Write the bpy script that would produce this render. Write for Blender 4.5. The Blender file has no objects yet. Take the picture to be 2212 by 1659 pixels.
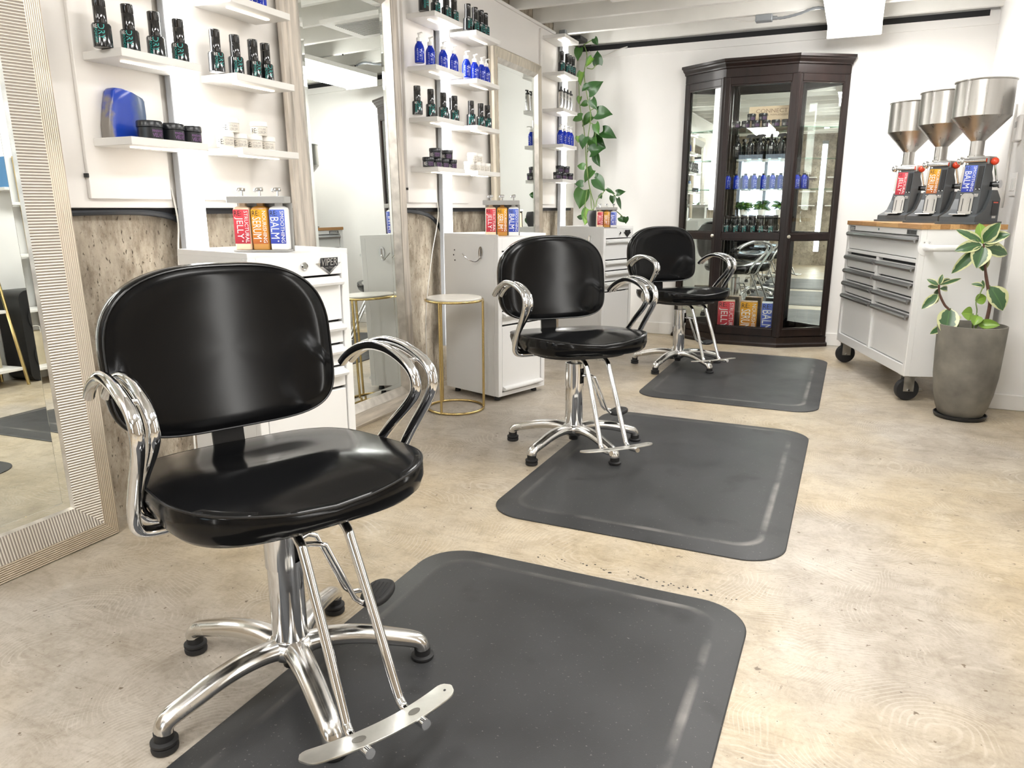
import bpy, bmesh, math, random
from mathutils import Vector, Matrix, Euler
random.seed(7)
SC = bpy.context.scene
COL = SC.collection
PI = math.pi

# ------------------------------------------------------------------ camera, world, exposure
TH = math.atan((829.5 - 449) / 1595.0)
YAW = math.radians(24.405)
cam_d = bpy.data.cameras.new('camera'); cam = bpy.data.objects.new('camera', cam_d); COL.objects.link(cam)
cam_d.sensor_fit = 'HORIZONTAL'; cam_d.sensor_width = 36.0; cam_d.lens = 36.0 * 1595.0 / 2212.0
cam_d.clip_start = 0.02; cam_d.clip_end = 100
cam.location = (0, 0, 1.05)
cam.rotation_euler = (PI / 2 - TH, 0, YAW)
SC.camera = cam
SC.view_settings.view_transform = 'Standard'; SC.view_settings.look = 'None'
SC.view_settings.gamma = 1.0; SC.view_settings.use_curve_mapping = False
SC.view_settings.exposure = 1.08
CEILING_LIGHT = 12.5      # emission of the ceiling fixtures
COLUMN_LIGHT = 9.0        # emission of the upright light columns
SHELF_LIGHT = 2.6        # emission of the small strips under the shelves
w = bpy.data.worlds.new('world'); SC.world = w; w.use_nodes = True
w.node_tree.nodes['Background'].inputs[0].default_value = (0.75, 0.87, 1.0, 1)
w.node_tree.nodes['Background'].inputs[1].default_value = 2.2
try:
    SC.cycles.max_bounces = 9; SC.cycles.glossy_bounces = 6; SC.cycles.transparent_max_bounces = 16
    SC.cycles.caustics_reflective = False; SC.cycles.caustics_refractive = False
    SC.cycles.sample_clamp_indirect = 6.0
except Exception:
    pass

# ------------------------------------------------------------------ materials
def nt(name):
    m = bpy.data.materials.new(name); m.use_nodes = True
    t = m.node_tree; b = t.nodes['Principled BSDF']
    return m, t, b
def mat(name, col, rough=0.5, metal=0.0, coat=0.0, spec=0.5, vary=0.0, vscale=8.0, bump=0.0, bscale=60.0, stretch=(1, 1, 1), rvary=0.0, emit=None, estr=0.0):
    m, t, b = nt(name)
    b.inputs['Base Color'].default_value = (*col, 1); b.inputs['Roughness'].default_value = rough
    b.inputs['Metallic'].default_value = metal
    b.inputs['Coat Weight'].default_value = coat; b.inputs['Coat Roughness'].default_value = 0.08
    b.inputs['Specular IOR Level'].default_value = spec
    N, L = t.nodes.new, t.links.new
    if vary or bump or rvary:
        tc = N('ShaderNodeTexCoord'); mp = N('ShaderNodeMapping'); mp.inputs['Scale'].default_value = stretch
        L(tc.outputs['Object'], mp.inputs[0])
    if vary or rvary:
        no = N('ShaderNodeTexNoise'); no.inputs['Scale'].default_value = vscale; no.inputs['Detail'].default_value = 6
        L(mp.outputs[0], no.inputs[0])
    if vary:
        cr = N('ShaderNodeValToRGB')
        cr.color_ramp.elements[0].position = 0.3; cr.color_ramp.elements[1].position = 0.7
        cr.color_ramp.elements[0].color = (*[max(0, c * (1 - vary)) for c in col], 1)
        cr.color_ramp.elements[1].color = (*[min(1, c * (1 + vary)) for c in col], 1)
        L(no.outputs[0], cr.inputs[0]); L(cr.outputs[0], b.inputs['Base Color'])
    if rvary:
        mr = N('ShaderNodeMapRange'); mr.inputs[1].default_value = 0.3; mr.inputs[2].default_value = 0.7
        mr.inputs[3].default_value = max(0.02, rough - rvary); mr.inputs[4].default_value = rough + rvary
        L(no.outputs[0], mr.inputs[0]); L(mr.outputs[0], b.inputs['Roughness'])
    if bump:
        n2 = N('ShaderNodeTexNoise'); n2.inputs['Scale'].default_value = bscale; n2.inputs['Detail'].default_value = 4
        L(mp.outputs[0], n2.inputs[0])
        bp = N('ShaderNodeBump'); bp.inputs['Strength'].default_value = bump; bp.inputs['Distance'].default_value = 0.004
        L(n2.outputs[0], bp.inputs['Height']); L(bp.outputs[0], b.inputs['Normal'])
    if emit:
        b.inputs['Emission Color'].default_value = (*emit, 1); b.inputs['Emission Strength'].default_value = estr
    return m
M = {}
M['white_paint'] = mat('white_paint', (0.86, 0.845, 0.82), 0.55, vary=0.02, vscale=3, bump=0.05, bscale=150)
M['panel_white'] = mat('panel_white', (0.80, 0.775, 0.745), 0.38)
M['shelf_white'] = mat('shelf_white', (0.76, 0.745, 0.715), 0.38)
M['ceiling_paint'] = mat('ceiling_paint', (0.80, 0.79, 0.755), 0.6, vary=0.04, vscale=5, bump=0.1, bscale=90)
M['black_gap'] = mat('black_gap', (0.012, 0.012, 0.014), 0.7)
M['powder_white'] = mat('powder_white', (0.86, 0.86, 0.85), 0.28)
M['handle_white'] = mat('handle_white', (0.80, 0.80, 0.79), 0.25)
M['vinyl'] = mat('vinyl', (0.0045, 0.0047, 0.0052), 0.15, spec=0.22)
M['piping'] = mat('piping', (0.008, 0.008, 0.009), 0.33)
M['black_plastic'] = mat('black_plastic', (0.012, 0.012, 0.013), 0.42)
M['black_metal'] = mat('black_metal', (0.015, 0.015, 0.016), 0.5, bump=0.05, bscale=300)
M['chrome'] = mat('chrome', (0.80, 0.81, 0.83), 0.07, 1.0)
M['cast_alu'] = mat('cast_alu', (0.72, 0.71, 0.69), 0.22, 1.0, rvary=0.07, vscale=18)
M['steel_plate'] = mat('steel_plate', (0.68, 0.67, 0.63), 0.38, 1.0, vary=0.12, vscale=25, rvary=0.1)
M['worn_spot'] = mat('worn_spot', (0.22, 0.21, 0.19), 0.5, 0.8)
M['brushed'] = mat('brushed', (0.44, 0.425, 0.40), 0.30, 1.0, vary=0.06, vscale=5, stretch=(9, 9, 0.4), rvary=0.04)
M['alu_handle'] = mat('alu_handle', (0.40, 0.40, 0.41), 0.32, 1.0)
M['gold'] = mat('gold', (0.62, 0.47, 0.21), 0.24, 1.0)
M['marble'] = mat('marble', (0.88, 0.85, 0.78), 0.25, vary=0.08, vscale=9, stretch=(1, 3, 1))
M['rubber_mat'] = mat('rubber_mat', (0.036, 0.037, 0.039), 0.46, spec=0.4, vary=0.25, vscale=4, bump=0.10, bscale=500, rvary=0.07)
M['channel_grey'] = mat('channel_grey', (0.42, 0.44, 0.47), 0.4)
M['rubber'] = mat('rubber', (0.014, 0.014, 0.015), 0.6)
M['espresso'] = mat('espresso', (0.011, 0.0048, 0.0038), 0.32, coat=0.15, spec=0.4, vary=0.45, vscale=5, stretch=(6, 6, 0.7))
M['brass_old'] = mat('brass_old', (0.62, 0.58, 0.50), 0.3, 1.0)
M['grey_enamel'] = mat('grey_enamel', (0.075, 0.083, 0.09), 0.36, bump=0.05, bscale=250)
M['red_ball'] = mat('red_ball', (0.80, 0.06, 0.015), 0.2, coat=0.5)
M['pot_concrete'] = mat('pot_concrete', (0.185, 0.172, 0.145), 0.7, vary=0.36, vscale=7, bump=0.25, bscale=40)
M['soil'] = mat('soil', (0.03, 0.02, 0.014), 0.9, vary=0.5, vscale=60, bump=0.6, bscale=120)
M['stem_brown'] = mat('stem_brown', (0.10, 0.045, 0.03), 0.55, vary=0.3, vscale=60)
M['stem_green'] = mat('stem_green', (0.17, 0.25, 0.07), 0.5, vary=0.3, vscale=40)
M['bottle_black'] = mat('bottle_black', (0.008, 0.010, 0.012), 0.12, coat=0.4)
M['cap_black'] = mat('cap_black', (0.010, 0.010, 0.011), 0.08, coat=0.5)
M['jar_black'] = mat('jar_black', (0.012, 0.014, 0.018), 0.28)
M['jar_white'] = mat('jar_white', (0.78, 0.74, 0.67), 0.3)
M['pump_white'] = mat('pump_white', (0.86, 0.86, 0.84), 0.3)
M['blue_glass'] = mat('blue_glass', (0.002, 0.025, 0.42), 0.10, spec=0.4)
M['silver_can'] = mat('silver_can', (0.78, 0.78, 0.78), 0.2, 1.0)
M['ink_teal'] = mat('ink_teal', (0.02, 0.36, 0.33), 0.4)
M['ink_white'] = mat('ink_white', (0.86, 0.86, 0.85), 0.4)
M['ink_black'] = mat('ink_black', (0.012, 0.012, 0.012), 0.4)
M['ink_grey'] = mat('ink_grey', (0.36, 0.34, 0.32), 0.4)
M['ink_purple'] = mat('ink_purple', (0.24, 0.10, 0.30), 0.4)
M['ink_brown'] = mat('ink_brown', (0.30, 0.19, 0.12), 0.5)
M['ink_pale'] = mat('ink_pale', (0.55, 0.62, 0.85), 0.4)
M['card_beige'] = mat('card_beige', (0.74, 0.58, 0.40), 0.6)
M['satin_grey'] = mat('satin_grey', (0.36, 0.355, 0.34), 0.4, 0.35)
M['plastic_white'] = mat('plastic_white', (0.85, 0.83, 0.80), 0.4)
M['grey_box'] = mat('grey_box', (0.30, 0.32, 0.34), 0.45, 0.5)
M['cable_black'] = mat('cable_black', (0.012, 0.015, 0.02), 0.5)
M['cable_white'] = mat('cable_white', (0.78, 0.76, 0.72), 0.5)
M['amber_liquid'] = mat('amber_liquid', (0.52, 0.25, 0.05), 0.25)
M['jelly_liquid'] = mat('jelly_liquid', (0.80, 0.60, 0.42), 0.25)
M['balm_liquid'] = mat('balm_liquid', (0.86, 0.85, 0.83), 0.25)
M['oak'] = mat('oak', (0.50, 0.33, 0.15), 0.45, vary=0.2, vscale=6, stretch=(1, 8, 8))
M['kraft'] = mat('kraft', (0.62, 0.54, 0.38), 0.7, vary=0.1, vscale=12)
M['teal_bag'] = mat('teal_bag', (0.02, 0.10, 0.10), 0.45)
M['book_blue'] = mat('book_blue', (0.08, 0.25, 0.50), 0.5)
M['book_green'] = mat('book_green', (0.10, 0.28, 0.08), 0.5)
M['book_brown'] = mat('book_brown', (0.32, 0.20, 0.12), 0.5)
for i, c in enumerate([(0.46, 0.25, 0.095), (0.56, 0.33, 0.135), (0.38, 0.195, 0.07), (0.62, 0.39, 0.18)]):
    M['stave%d' % i] = mat('butcher_stave_%d' % i, c, 0.42, vary=0.18, vscale=7, stretch=(14, 1.2, 14))

def emitter(name, col, s):
    m, t, b = nt(name)
    b.inputs['Base Color'].default_value = (0.9, 0.9, 0.9, 1)
    b.inputs['Emission Color'].default_value = (*col, 1); b.inputs['Emission Strength'].default_value = s
    return m
M['tube_light'] = emitter('ceiling_diffuser', (1.0, 0.98, 0.95), CEILING_LIGHT)
M['column_light'] = emitter('column_diffuser', (1.0, 0.985, 0.95), COLUMN_LIGHT)
M['strip_light'] = emitter('shelf_strip', (1.0, 0.83, 0.60), SHELF_LIGHT)

def mirror_mat(name, col):
    m, t, b = nt(name)
    b.inputs['Base Color'].default_value = (*col, 1); b.inputs['Metallic'].default_value = 1; b.inputs['Roughness'].default_value = 0.0
    return m
M['mirror'] = mirror_mat('mirror_silver', (0.86, 0.90, 0.875))
M['mirror_old'] = mirror_mat('cabinet_mirror', (0.84, 0.87, 0.85))

def glass_mat(name, tint, refl=1.0):
    m = bpy.data.materials.new(name); m.use_nodes = True; t = m.node_tree
    t.nodes.clear(); N, L = t.nodes.new, t.links.new
    o = N('ShaderNodeOutputMaterial'); mx = N('ShaderNodeMixShader'); tr = N('ShaderNodeBsdfTransparent'); gl = N('ShaderNodeBsdfGlossy')
    fr = N('ShaderNodeFresnel'); fr.inputs[0].default_value = 1.5
    mu = N('ShaderNodeMath'); mu.operation = 'MULTIPLY'; mu.inputs[1].default_value = refl
    tr.inputs[0].default_value = (*tint, 1); gl.inputs['Roughness'].default_value = 0.0
    ge = N('ShaderNodeNewGeometry'); iv = N('ShaderNodeMath'); iv.operation = 'SUBTRACT'; iv.inputs[0].default_value = 1.0; L(ge.outputs['Backfacing'], iv.inputs[1])
    m3 = N('ShaderNodeMath'); m3.operation = 'MULTIPLY'; L(fr.outputs[0], m3.inputs[0]); L(iv.outputs[0], m3.inputs[1])     # the slab's far face must not reflect totally
    L(m3.outputs[0], mu.inputs[0]); L(mu.outputs[0], mx.inputs[0]); L(tr.outputs[0], mx.inputs[1]); L(gl.outputs[0], mx.inputs[2]); L(mx.outputs[0], o.inputs[0])
    return m
M['pane'] = glass_mat('pane_glass', (0.96, 0.975, 0.965), 1.7)
M['shelf_glass'] = glass_mat('shelf_glass', (0.72, 0.88, 0.82), 1.2)
M['clear_plastic'] = glass_mat('clear_plastic', (0.88, 0.86, 0.84), 1.0)

def floor_mat():
    m, t, b = nt('trowelled_concrete'); N, L = t.nodes.new, t.links.new
    tc = N('ShaderNodeTexCoord')
    def noise(s, d=6, rough=0.6, dist=0.0, src=None):
        n = N('ShaderNodeTexNoise'); n.inputs['Scale'].default_value = s; n.inputs['Detail'].default_value = d
        n.inputs['Roughness'].default_value = rough; n.inputs['Distortion'].default_value = dist
        L(src or tc.outputs['Object'], n.inputs[0]); return n.outputs[0]
    def ramp(src, stops):
        r = N('ShaderNodeValToRGB'); e = r.color_ramp.elements
        while len(e) < len(stops): e.new(0.5)
        for i, (p, c) in enumerate(stops): e[i].position = p; e[i].color = (*c, 1)
        L(src, r.inputs[0]); return r.outputs[0]
    def mix(f, a, c, mode='MIX'):
        x = N('ShaderNodeMix'); x.data_type = 'RGBA'; x.blend_type = mode
        if isinstance(f, float): x.inputs[0].default_value = f
        else: L(f, x.inputs[0])
        for k, v in ((6, a), (7, c)):
            if isinstance(v, tuple): x.inputs[k].default_value = (*v, 1)
            else: L(v, x.inputs[k])
        return x.outputs[2]
    warm = ramp(noise(1.6, 8, 0.66), [(0.30, (0.37, 0.295, 0.19)), (0.47, (0.52, 0.435, 0.305)), (0.70, (0.60, 0.53, 0.415))])
    cool = ramp(noise(2.1, 8, 0.66), [(0.30, (0.36, 0.315, 0.255)), (0.47, (0.46, 0.41, 0.345)), (0.70, (0.55, 0.505, 0.44))])
    base = mix(ramp(noise(0.75, 4, 0.5), [(0.44, (0, 0, 0)), (0.56, (1, 1, 1))]), warm, cool)
    mott = ramp(noise(9, 8, 0.72, 0.6), [(0.36, (0.70, 0.67, 0.63)), (0.58, (1, 1, 1))])
    c = mix(0.75, base, mott, 'MULTIPLY')
    fine = ramp(noise(70, 6, 0.75), [(0.34, (0.72, 0.69, 0.65)), (0.52, (1, 1, 1))])
    c = mix(0.55, c, fine, 'MULTIPLY')
    # long scuffs and hairline scratches
    mp = N('ShaderNodeMapping'); mp.inputs['Rotation'].default_value = (0, 0, 0.5); mp.inputs['Scale'].default_value = (3, 26, 1)
    L(tc.outputs['Object'], mp.inputs[0])
    sc = ramp(noise(1.5, 6, 0.75, 1.2, mp.outputs[0]), [(0.38, (0.78, 0.75, 0.71)), (0.48, (1, 1, 1))])
    c = mix(0.5, c, sc, 'MULTIPLY')
    # trowel arcs: rings round scattered centres, kept only in patches
    wob = N('ShaderNodeTexNoise'); wob.inputs['Scale'].default_value = 2.5; L(tc.outputs['Object'], wob.inputs[0])
    wad = N('ShaderNodeMix'); wad.data_type = 'RGBA'; wad.blend_type = 'LINEAR_LIGHT'; wad.inputs[0].default_value = 0.10; L(tc.outputs['Object'], wad.inputs[6]); L(wob.outputs[1], wad.inputs[7])
    for scale, per, lo, tint, amt in ((1.5, 0.0095, 0.48, (0.72, 0.67, 0.59), 0.24), (2.7, 0.0075, 0.51, (0.72, 0.67, 0.59), 0.20), (2.0, 0.012, 0.52, (0.28, 0.24, 0.18), 0.20)):
        vo = N('ShaderNodeTexVoronoi'); vo.inputs['Scale'].default_value = scale; L(wad.outputs[2], vo.inputs[0])
        mu = N('ShaderNodeMath'); mu.operation = 'MULTIPLY'; mu.inputs[1].default_value = 2 * PI / (per * scale); L(vo.outputs['Distance'], mu.inputs[0])
        si = N('ShaderNodeMath'); si.operation = 'SINE'; L(mu.outputs[0], si.inputs[0])
        arc_ = ramp(si.outputs[0], [(0.35, (0, 0, 0)), (0.95, (1, 1, 1))])
        msk = ramp(noise(2.0 + scale, 6, 0.72), [(lo, (0, 0, 0)), (lo + 0.09, (1, 1, 1))])
        am = mix(1.0, mix(1.0, arc_, msk, 'MULTIPLY'), (amt, amt, amt), 'MULTIPLY')
        c = mix(am, c, tint)
    # dark specks and stains
    sp = ramp(noise(34, 3, 0.6), [(0.285, (1, 1, 1)), (0.325, (0, 0, 0))])
    c = mix(sp, c, (0.16, 0.12, 0.08))
    sp2 = ramp(noise(95, 2, 0.5), [(0.25, (1, 1, 1)), (0.28, (0, 0, 0))])
    c = mix(sp2, c, (0.10, 0.08, 0.06))
    L(c, b.inputs['Base Color'])
    rr = ramp(noise(5, 6, 0.7), [(0.3, (0.30, 0.30, 0.30)), (0.7, (0.48, 0.48, 0.48))]); L(rr, b.inputs['Roughness'])
    b.inputs['Specular IOR Level'].default_value = 0.45
    bp = N('ShaderNodeBump'); bp.inputs['Strength'].default_value = 0.18; bp.inputs['Distance'].default_value = 0.006
    L(noise(22, 8, 0.65), bp.inputs['Height']); L(bp.outputs[0], b.inputs['Normal'])
    return m
M['floor'] = floor_mat()

def rough_concrete():
    m, t, b = nt('board_formed_concrete'); N, L = t.nodes.new, t.links.new
    tc = N('ShaderNodeTexCoord'); mp = N('ShaderNodeMapping'); mp.inputs['Scale'].default_value = (1, 3.2, 1.1)
    L(tc.outputs['Object'], mp.inputs[0])
    n1 = N('ShaderNodeTexNoise'); n1.inputs['Scale'].default_value = 2.2; n1.inputs['Detail'].default_value = 9; n1.inputs['Roughness'].default_value = 0.68
    L(mp.outputs[0], n1.inputs[0])
    r1 = N('ShaderNodeValToRGB'); e = r1.color_ramp.elements
    e[0].position = 0.3; e[0].color = (0.16, 0.13, 0.10, 1); e[1].position = 0.72; e[1].color = (0.58, 0.52, 0.43, 1)
    x = e.new(0.5); x.color = (0.40, 0.345, 0.27, 1)
    L(n1.outputs[0], r1.inputs[0])
    m2 = N('ShaderNodeMapping'); m2.inputs['Scale'].default_value = (1, 2.2, 1); L(tc.outputs['Object'], m2.inputs[0])
    n2 = N('ShaderNodeTexNoise'); n2.inputs['Scale'].default_value = 46; n2.inputs['Detail'].default_value = 5; L(m2.outputs[0], n2.inputs[0])
    r2 = N('ShaderNodeValToRGB'); r2.color_ramp.elements[0].position = 0.31; r2.color_ramp.elements[0].color = (1, 1, 1, 1)
    r2.color_ramp.elements[1].position = 0.38; r2.color_ramp.elements[1].color = (0, 0, 0, 1); L(n2.outputs[0], r2.inputs[0])
    mx = N('ShaderNodeMix'); mx.data_type = 'RGBA'; n4 = N('ShaderNodeTexNoise'); n4.inputs['Scale'].default_value = 7; n4.inputs['Detail'].default_value = 8; n4.inputs['Roughness'].default_value = 0.75; L(m2.outputs[0], n4.inputs[0])
    r4 = N('ShaderNodeValToRGB'); r4.color_ramp.elements[0].position = 0.36; r4.color_ramp.elements[0].color = (0.52, 0.48, 0.44, 1); r4.color_ramp.elements[1].position = 0.56; r4.color_ramp.elements[1].color = (1, 1, 1, 1); L(n4.outputs[0], r4.inputs[0])
    m4 = N('ShaderNodeMix'); m4.data_type = 'RGBA'; m4.blend_type = 'MULTIPLY'; m4.inputs[0].default_value = 1; L(r1.outputs[0], m4.inputs[6]); L(r4.outputs[0], m4.inputs[7])
    L(r2.outputs[0], mx.inputs[0]); L(m4.outputs[2], mx.inputs[6]); mx.inputs[7].default_value = (0.09, 0.07, 0.05, 1)
    L(mx.outputs[2], b.inputs['Base Color']); b.inputs['Roughness'].default_value = 0.85
    n3 = N('ShaderNodeTexNoise'); n3.inputs['Scale'].default_value = 14; n3.inputs['Detail'].default_value = 10; n3.inputs['Roughness'].default_value = 0.7; L(m2.outputs[0], n3.inputs[0])
    ad = N('ShaderNodeMath'); ad.operation = 'SUBTRACT'; L(n3.outputs[0], ad.inputs[0]); L(r2.outputs[0], ad.inputs[1])
    bp = N('ShaderNodeBump'); bp.inputs['Strength'].default_value = 0.55; bp.inputs['Distance'].default_value = 0.012
    L(ad.outputs[0], bp.inputs['Height']); L(bp.outputs[0], b.inputs['Normal'])
    return m
M['concrete'] = rough_concrete()

def rib_mat(name, axis, freq, c0, c1, rough=0.34, metal=0.75):
    m, t, b = nt(name); N, L = t.nodes.new, t.links.new
    tc = N('ShaderNodeTexCoord'); wv = N('ShaderNodeTexWave'); wv.wave_type = 'BANDS'; wv.bands_direction = axis; wv.inputs['Scale'].default_value = freq
    wv.inputs['Distortion'].default_value = 0.0; wv.inputs['Detail'].default_value = 2
    L(tc.outputs['Object'], wv.inputs[0])
    r = N('ShaderNodeValToRGB'); r.color_ramp.elements[0].color = (*c0, 1); r.color_ramp.elements[1].color = (*c1, 1); L(wv.outputs[0], r.inputs[0])
    r.color_ramp.elements[0].position = 0.1; r.color_ramp.elements[1].position = 0.6
    L(r.outputs[0], b.inputs['Base Color']); b.inputs['Roughness'].default_value = rough; b.inputs['Metallic'].default_value = metal
    bp = N('ShaderNodeBump'); bp.inputs['Strength'].default_value = 0.6; bp.inputs['Distance'].default_value = 0.003
    L(wv.outputs[0], bp.inputs['Height']); L(bp.outputs[0], b.inputs['Normal'])
    return m
M['rib_z'] = rib_mat('silver_ribs_across', 'Z', 37, (0.34, 0.30, 0.27), (0.84, 0.80, 0.73))
M['rib_y'] = rib_mat('silver_ribs_along', 'Y', 37, (0.34, 0.30, 0.27), (0.84, 0.80, 0.73))
M['rib_z_fine'] = rib_mat('champagne_ribs_across', 'Z', 42, (0.52, 0.44, 0.35), (0.80, 0.72, 0.60))
M['rib_y_fine'] = rib_mat('champagne_ribs_along', 'Y', 42, (0.52, 0.44, 0.35), (0.80, 0.72, 0.60))
M['washed_wood'] = mat('whitewashed_wood', (0.52, 0.47, 0.41), 0.6, vary=0.35, vscale=5, stretch=(8, 10, 0.8), bump=0.3, bscale=30)
M['washed_wood_y'] = mat('whitewashed_wood_rail', (0.56, 0.51, 0.44), 0.6, vary=0.3, vscale=5, stretch=(8, 0.8, 10), bump=0.3, bscale=30)
M['champagne'] = mat('champagne_leaf', (0.66, 0.60, 0.50), 0.36, 0.7, vary=0.15, vscale=8, stretch=(6, 6, 1))
M['silver_bead'] = mat('silver_bead', (0.62, 0.59, 0.54), 0.35, 0.8, vary=0.2, vscale=20)

def label_mat(name, top, bot, zc, zh):
    """printed label: ink runs from one colour at its top edge to another at its foot"""
    m, t, b = nt(name); N, L = t.nodes.new, t.links.new
    tc = N('ShaderNodeTexCoord'); sp = N('ShaderNodeSeparateXYZ'); L(tc.outputs['Generated'], sp.inputs[0])
    r = N('ShaderNodeValToRGB'); r.color_ramp.elements[0].color = (*bot, 1); r.color_ramp.elements[1].color = (*top, 1)
    L(sp.outputs[2], r.inputs[0]); L(r.outputs[0], b.inputs['Base Color']); b.inputs['Roughness'].default_value = 0.4
    return m
LABELS = {
    'jelly': label_mat('label_red', (0.80, 0.075, 0.10), (0.36, 0.012, 0.03), 0, 1),
    'serum': label_mat('label_orange', (0.90, 0.44, 0.015), (0.42, 0.095, 0.01), 0, 1),
    'balm': label_mat('label_blue', (0.12, 0.20, 0.72), (0.015, 0.035, 0.34), 0, 1)}
WORDS = {'jelly': ('STRUCTURAL', 'JELLY'), 'serum': ('NOURISHING', 'SERUM'), 'balm': ('SMOOTHING', 'BALM')}

def leaf_mat(name, c_in, c_out, thr, edge_w):
    """leaf pigment: green blade, cream towards the margin where the plant is variegated ('edge' runs 0 at the midrib to 1 at the margin)"""
    m, t, b = nt(name); N, L = t.nodes.new, t.links.new
    at = N('ShaderNodeAttribute'); at.attribute_name = 'edge'
    tc = N('ShaderNodeTexCoord'); no = N('ShaderNodeTexNoise'); no.inputs['Scale'].default_value = 38; no.inputs['Detail'].default_value = 4; L(tc.outputs['Object'], no.inputs[0])
    ad = N('ShaderNodeMath'); ad.operation = 'MULTIPLY_ADD'; ad.inputs[1].default_value = edge_w; L(no.outputs[0], ad.inputs[0]); L(at.outputs['Fac'], ad.inputs[2])
    r = N('ShaderNodeValToRGB'); e = r.color_ramp.elements
    e[0].position = thr; e[0].color = (*c_in, 1); e[1].position = thr + 0.05; e[1].color = (*c_out, 1)
    L(ad.outputs[0], r.inputs[0])
    r2 = N('ShaderNodeValToRGB'); r2.color_ramp.elements[0].position = 0.0; r2.color_ramp.elements[0].color = (1.7, 1.7, 1.25, 1); r2.color_ramp.elements[1].position = 0.07; r2.color_ramp.elements[1].color = (1, 1, 1, 1)
    L(at.outputs['Fac'], r2.inputs[0])
    mx = N('ShaderNodeMix'); mx.data_type = 'RGBA'; mx.blend_type = 'MULTIPLY'; mx.inputs[0].default_value = 1; L(r.outputs[0], mx.inputs[6]); L(r2.outputs[0], mx.inputs[7])
    L(mx.outputs[2], b.inputs['Base Color']); b.inputs['Roughness'].default_value = 0.32
    b.inputs['Subsurface Weight'].default_value = 0.0
    return m
M['leaf_rubber'] = leaf_mat('leaf_rubber_plant', (0.050, 0.115, 0.045), (0.55, 0.57, 0.30), 0.98, 0.62)
M['leaf_young'] = leaf_mat('leaf_rubber_young', (0.20, 0.34, 0.05), (0.55, 0.60, 0.22), 1.02, 0.35)
M['leaf_dark'] = leaf_mat('leaf_vine_dark', (0.018, 0.068, 0.012), (0.08, 0.18, 0.03), 1.12, 0.5)
M['leaf_mid'] = leaf_mat('leaf_vine_mid', (0.045, 0.130, 0.022), (0.16, 0.28, 0.06), 1.0, 0.6)
M['leaf_bright'] = leaf_mat('leaf_vine_bright', (0.17, 0.32, 0.045), (0.07, 0.19, 0.025), 0.9, 0.6)

def mat_rubber():
    """mat rubber with a scuffed, paler line where the bevel breaks, dull stains and pale hairs"""
    m = M['rubber_mat']; t = m.node_tree; b = t.nodes['Principled BSDF']; N, L = t.nodes.new, t.links.new
    src = b.inputs['Base Color'].links[0].from_socket
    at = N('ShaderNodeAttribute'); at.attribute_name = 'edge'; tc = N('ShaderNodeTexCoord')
    def nz(s, d, lo, hi):
        n = N('ShaderNodeTexNoise'); n.inputs['Scale'].default_value = s; n.inputs['Detail'].default_value = d; L(tc.outputs['Object'], n.inputs[0])
        r = N('ShaderNodeMapRange'); r.inputs[1].default_value = lo; r.inputs[2].default_value = hi; L(n.outputs[0], r.inputs[0]); return r.outputs[0]
    def mul(a, c):
        x = N('ShaderNodeMath'); x.operation = 'MULTIPLY'; L(a, x.inputs[0])
        if isinstance(c, float): x.inputs[1].default_value = c
        else: L(c, x.inputs[1])
        return x.outputs[0]
    def mx(f, a, c):
        x = N('ShaderNodeMix'); x.data_type = 'RGBA'; L(f, x.inputs[0]); L(a, x.inputs[6]); x.inputs[7].default_value = (*c, 1); return x.outputs[2]
    c = mx(mul(nz(5, 3, .60, .72), .6), src, (.010, .010, .011))
    c = mx(mul(nz(150, 3, .68, .74), .6), c, (.22, .21, .20))
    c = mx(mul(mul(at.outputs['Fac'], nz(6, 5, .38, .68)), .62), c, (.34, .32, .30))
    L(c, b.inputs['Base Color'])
mat_rubber()

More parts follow.
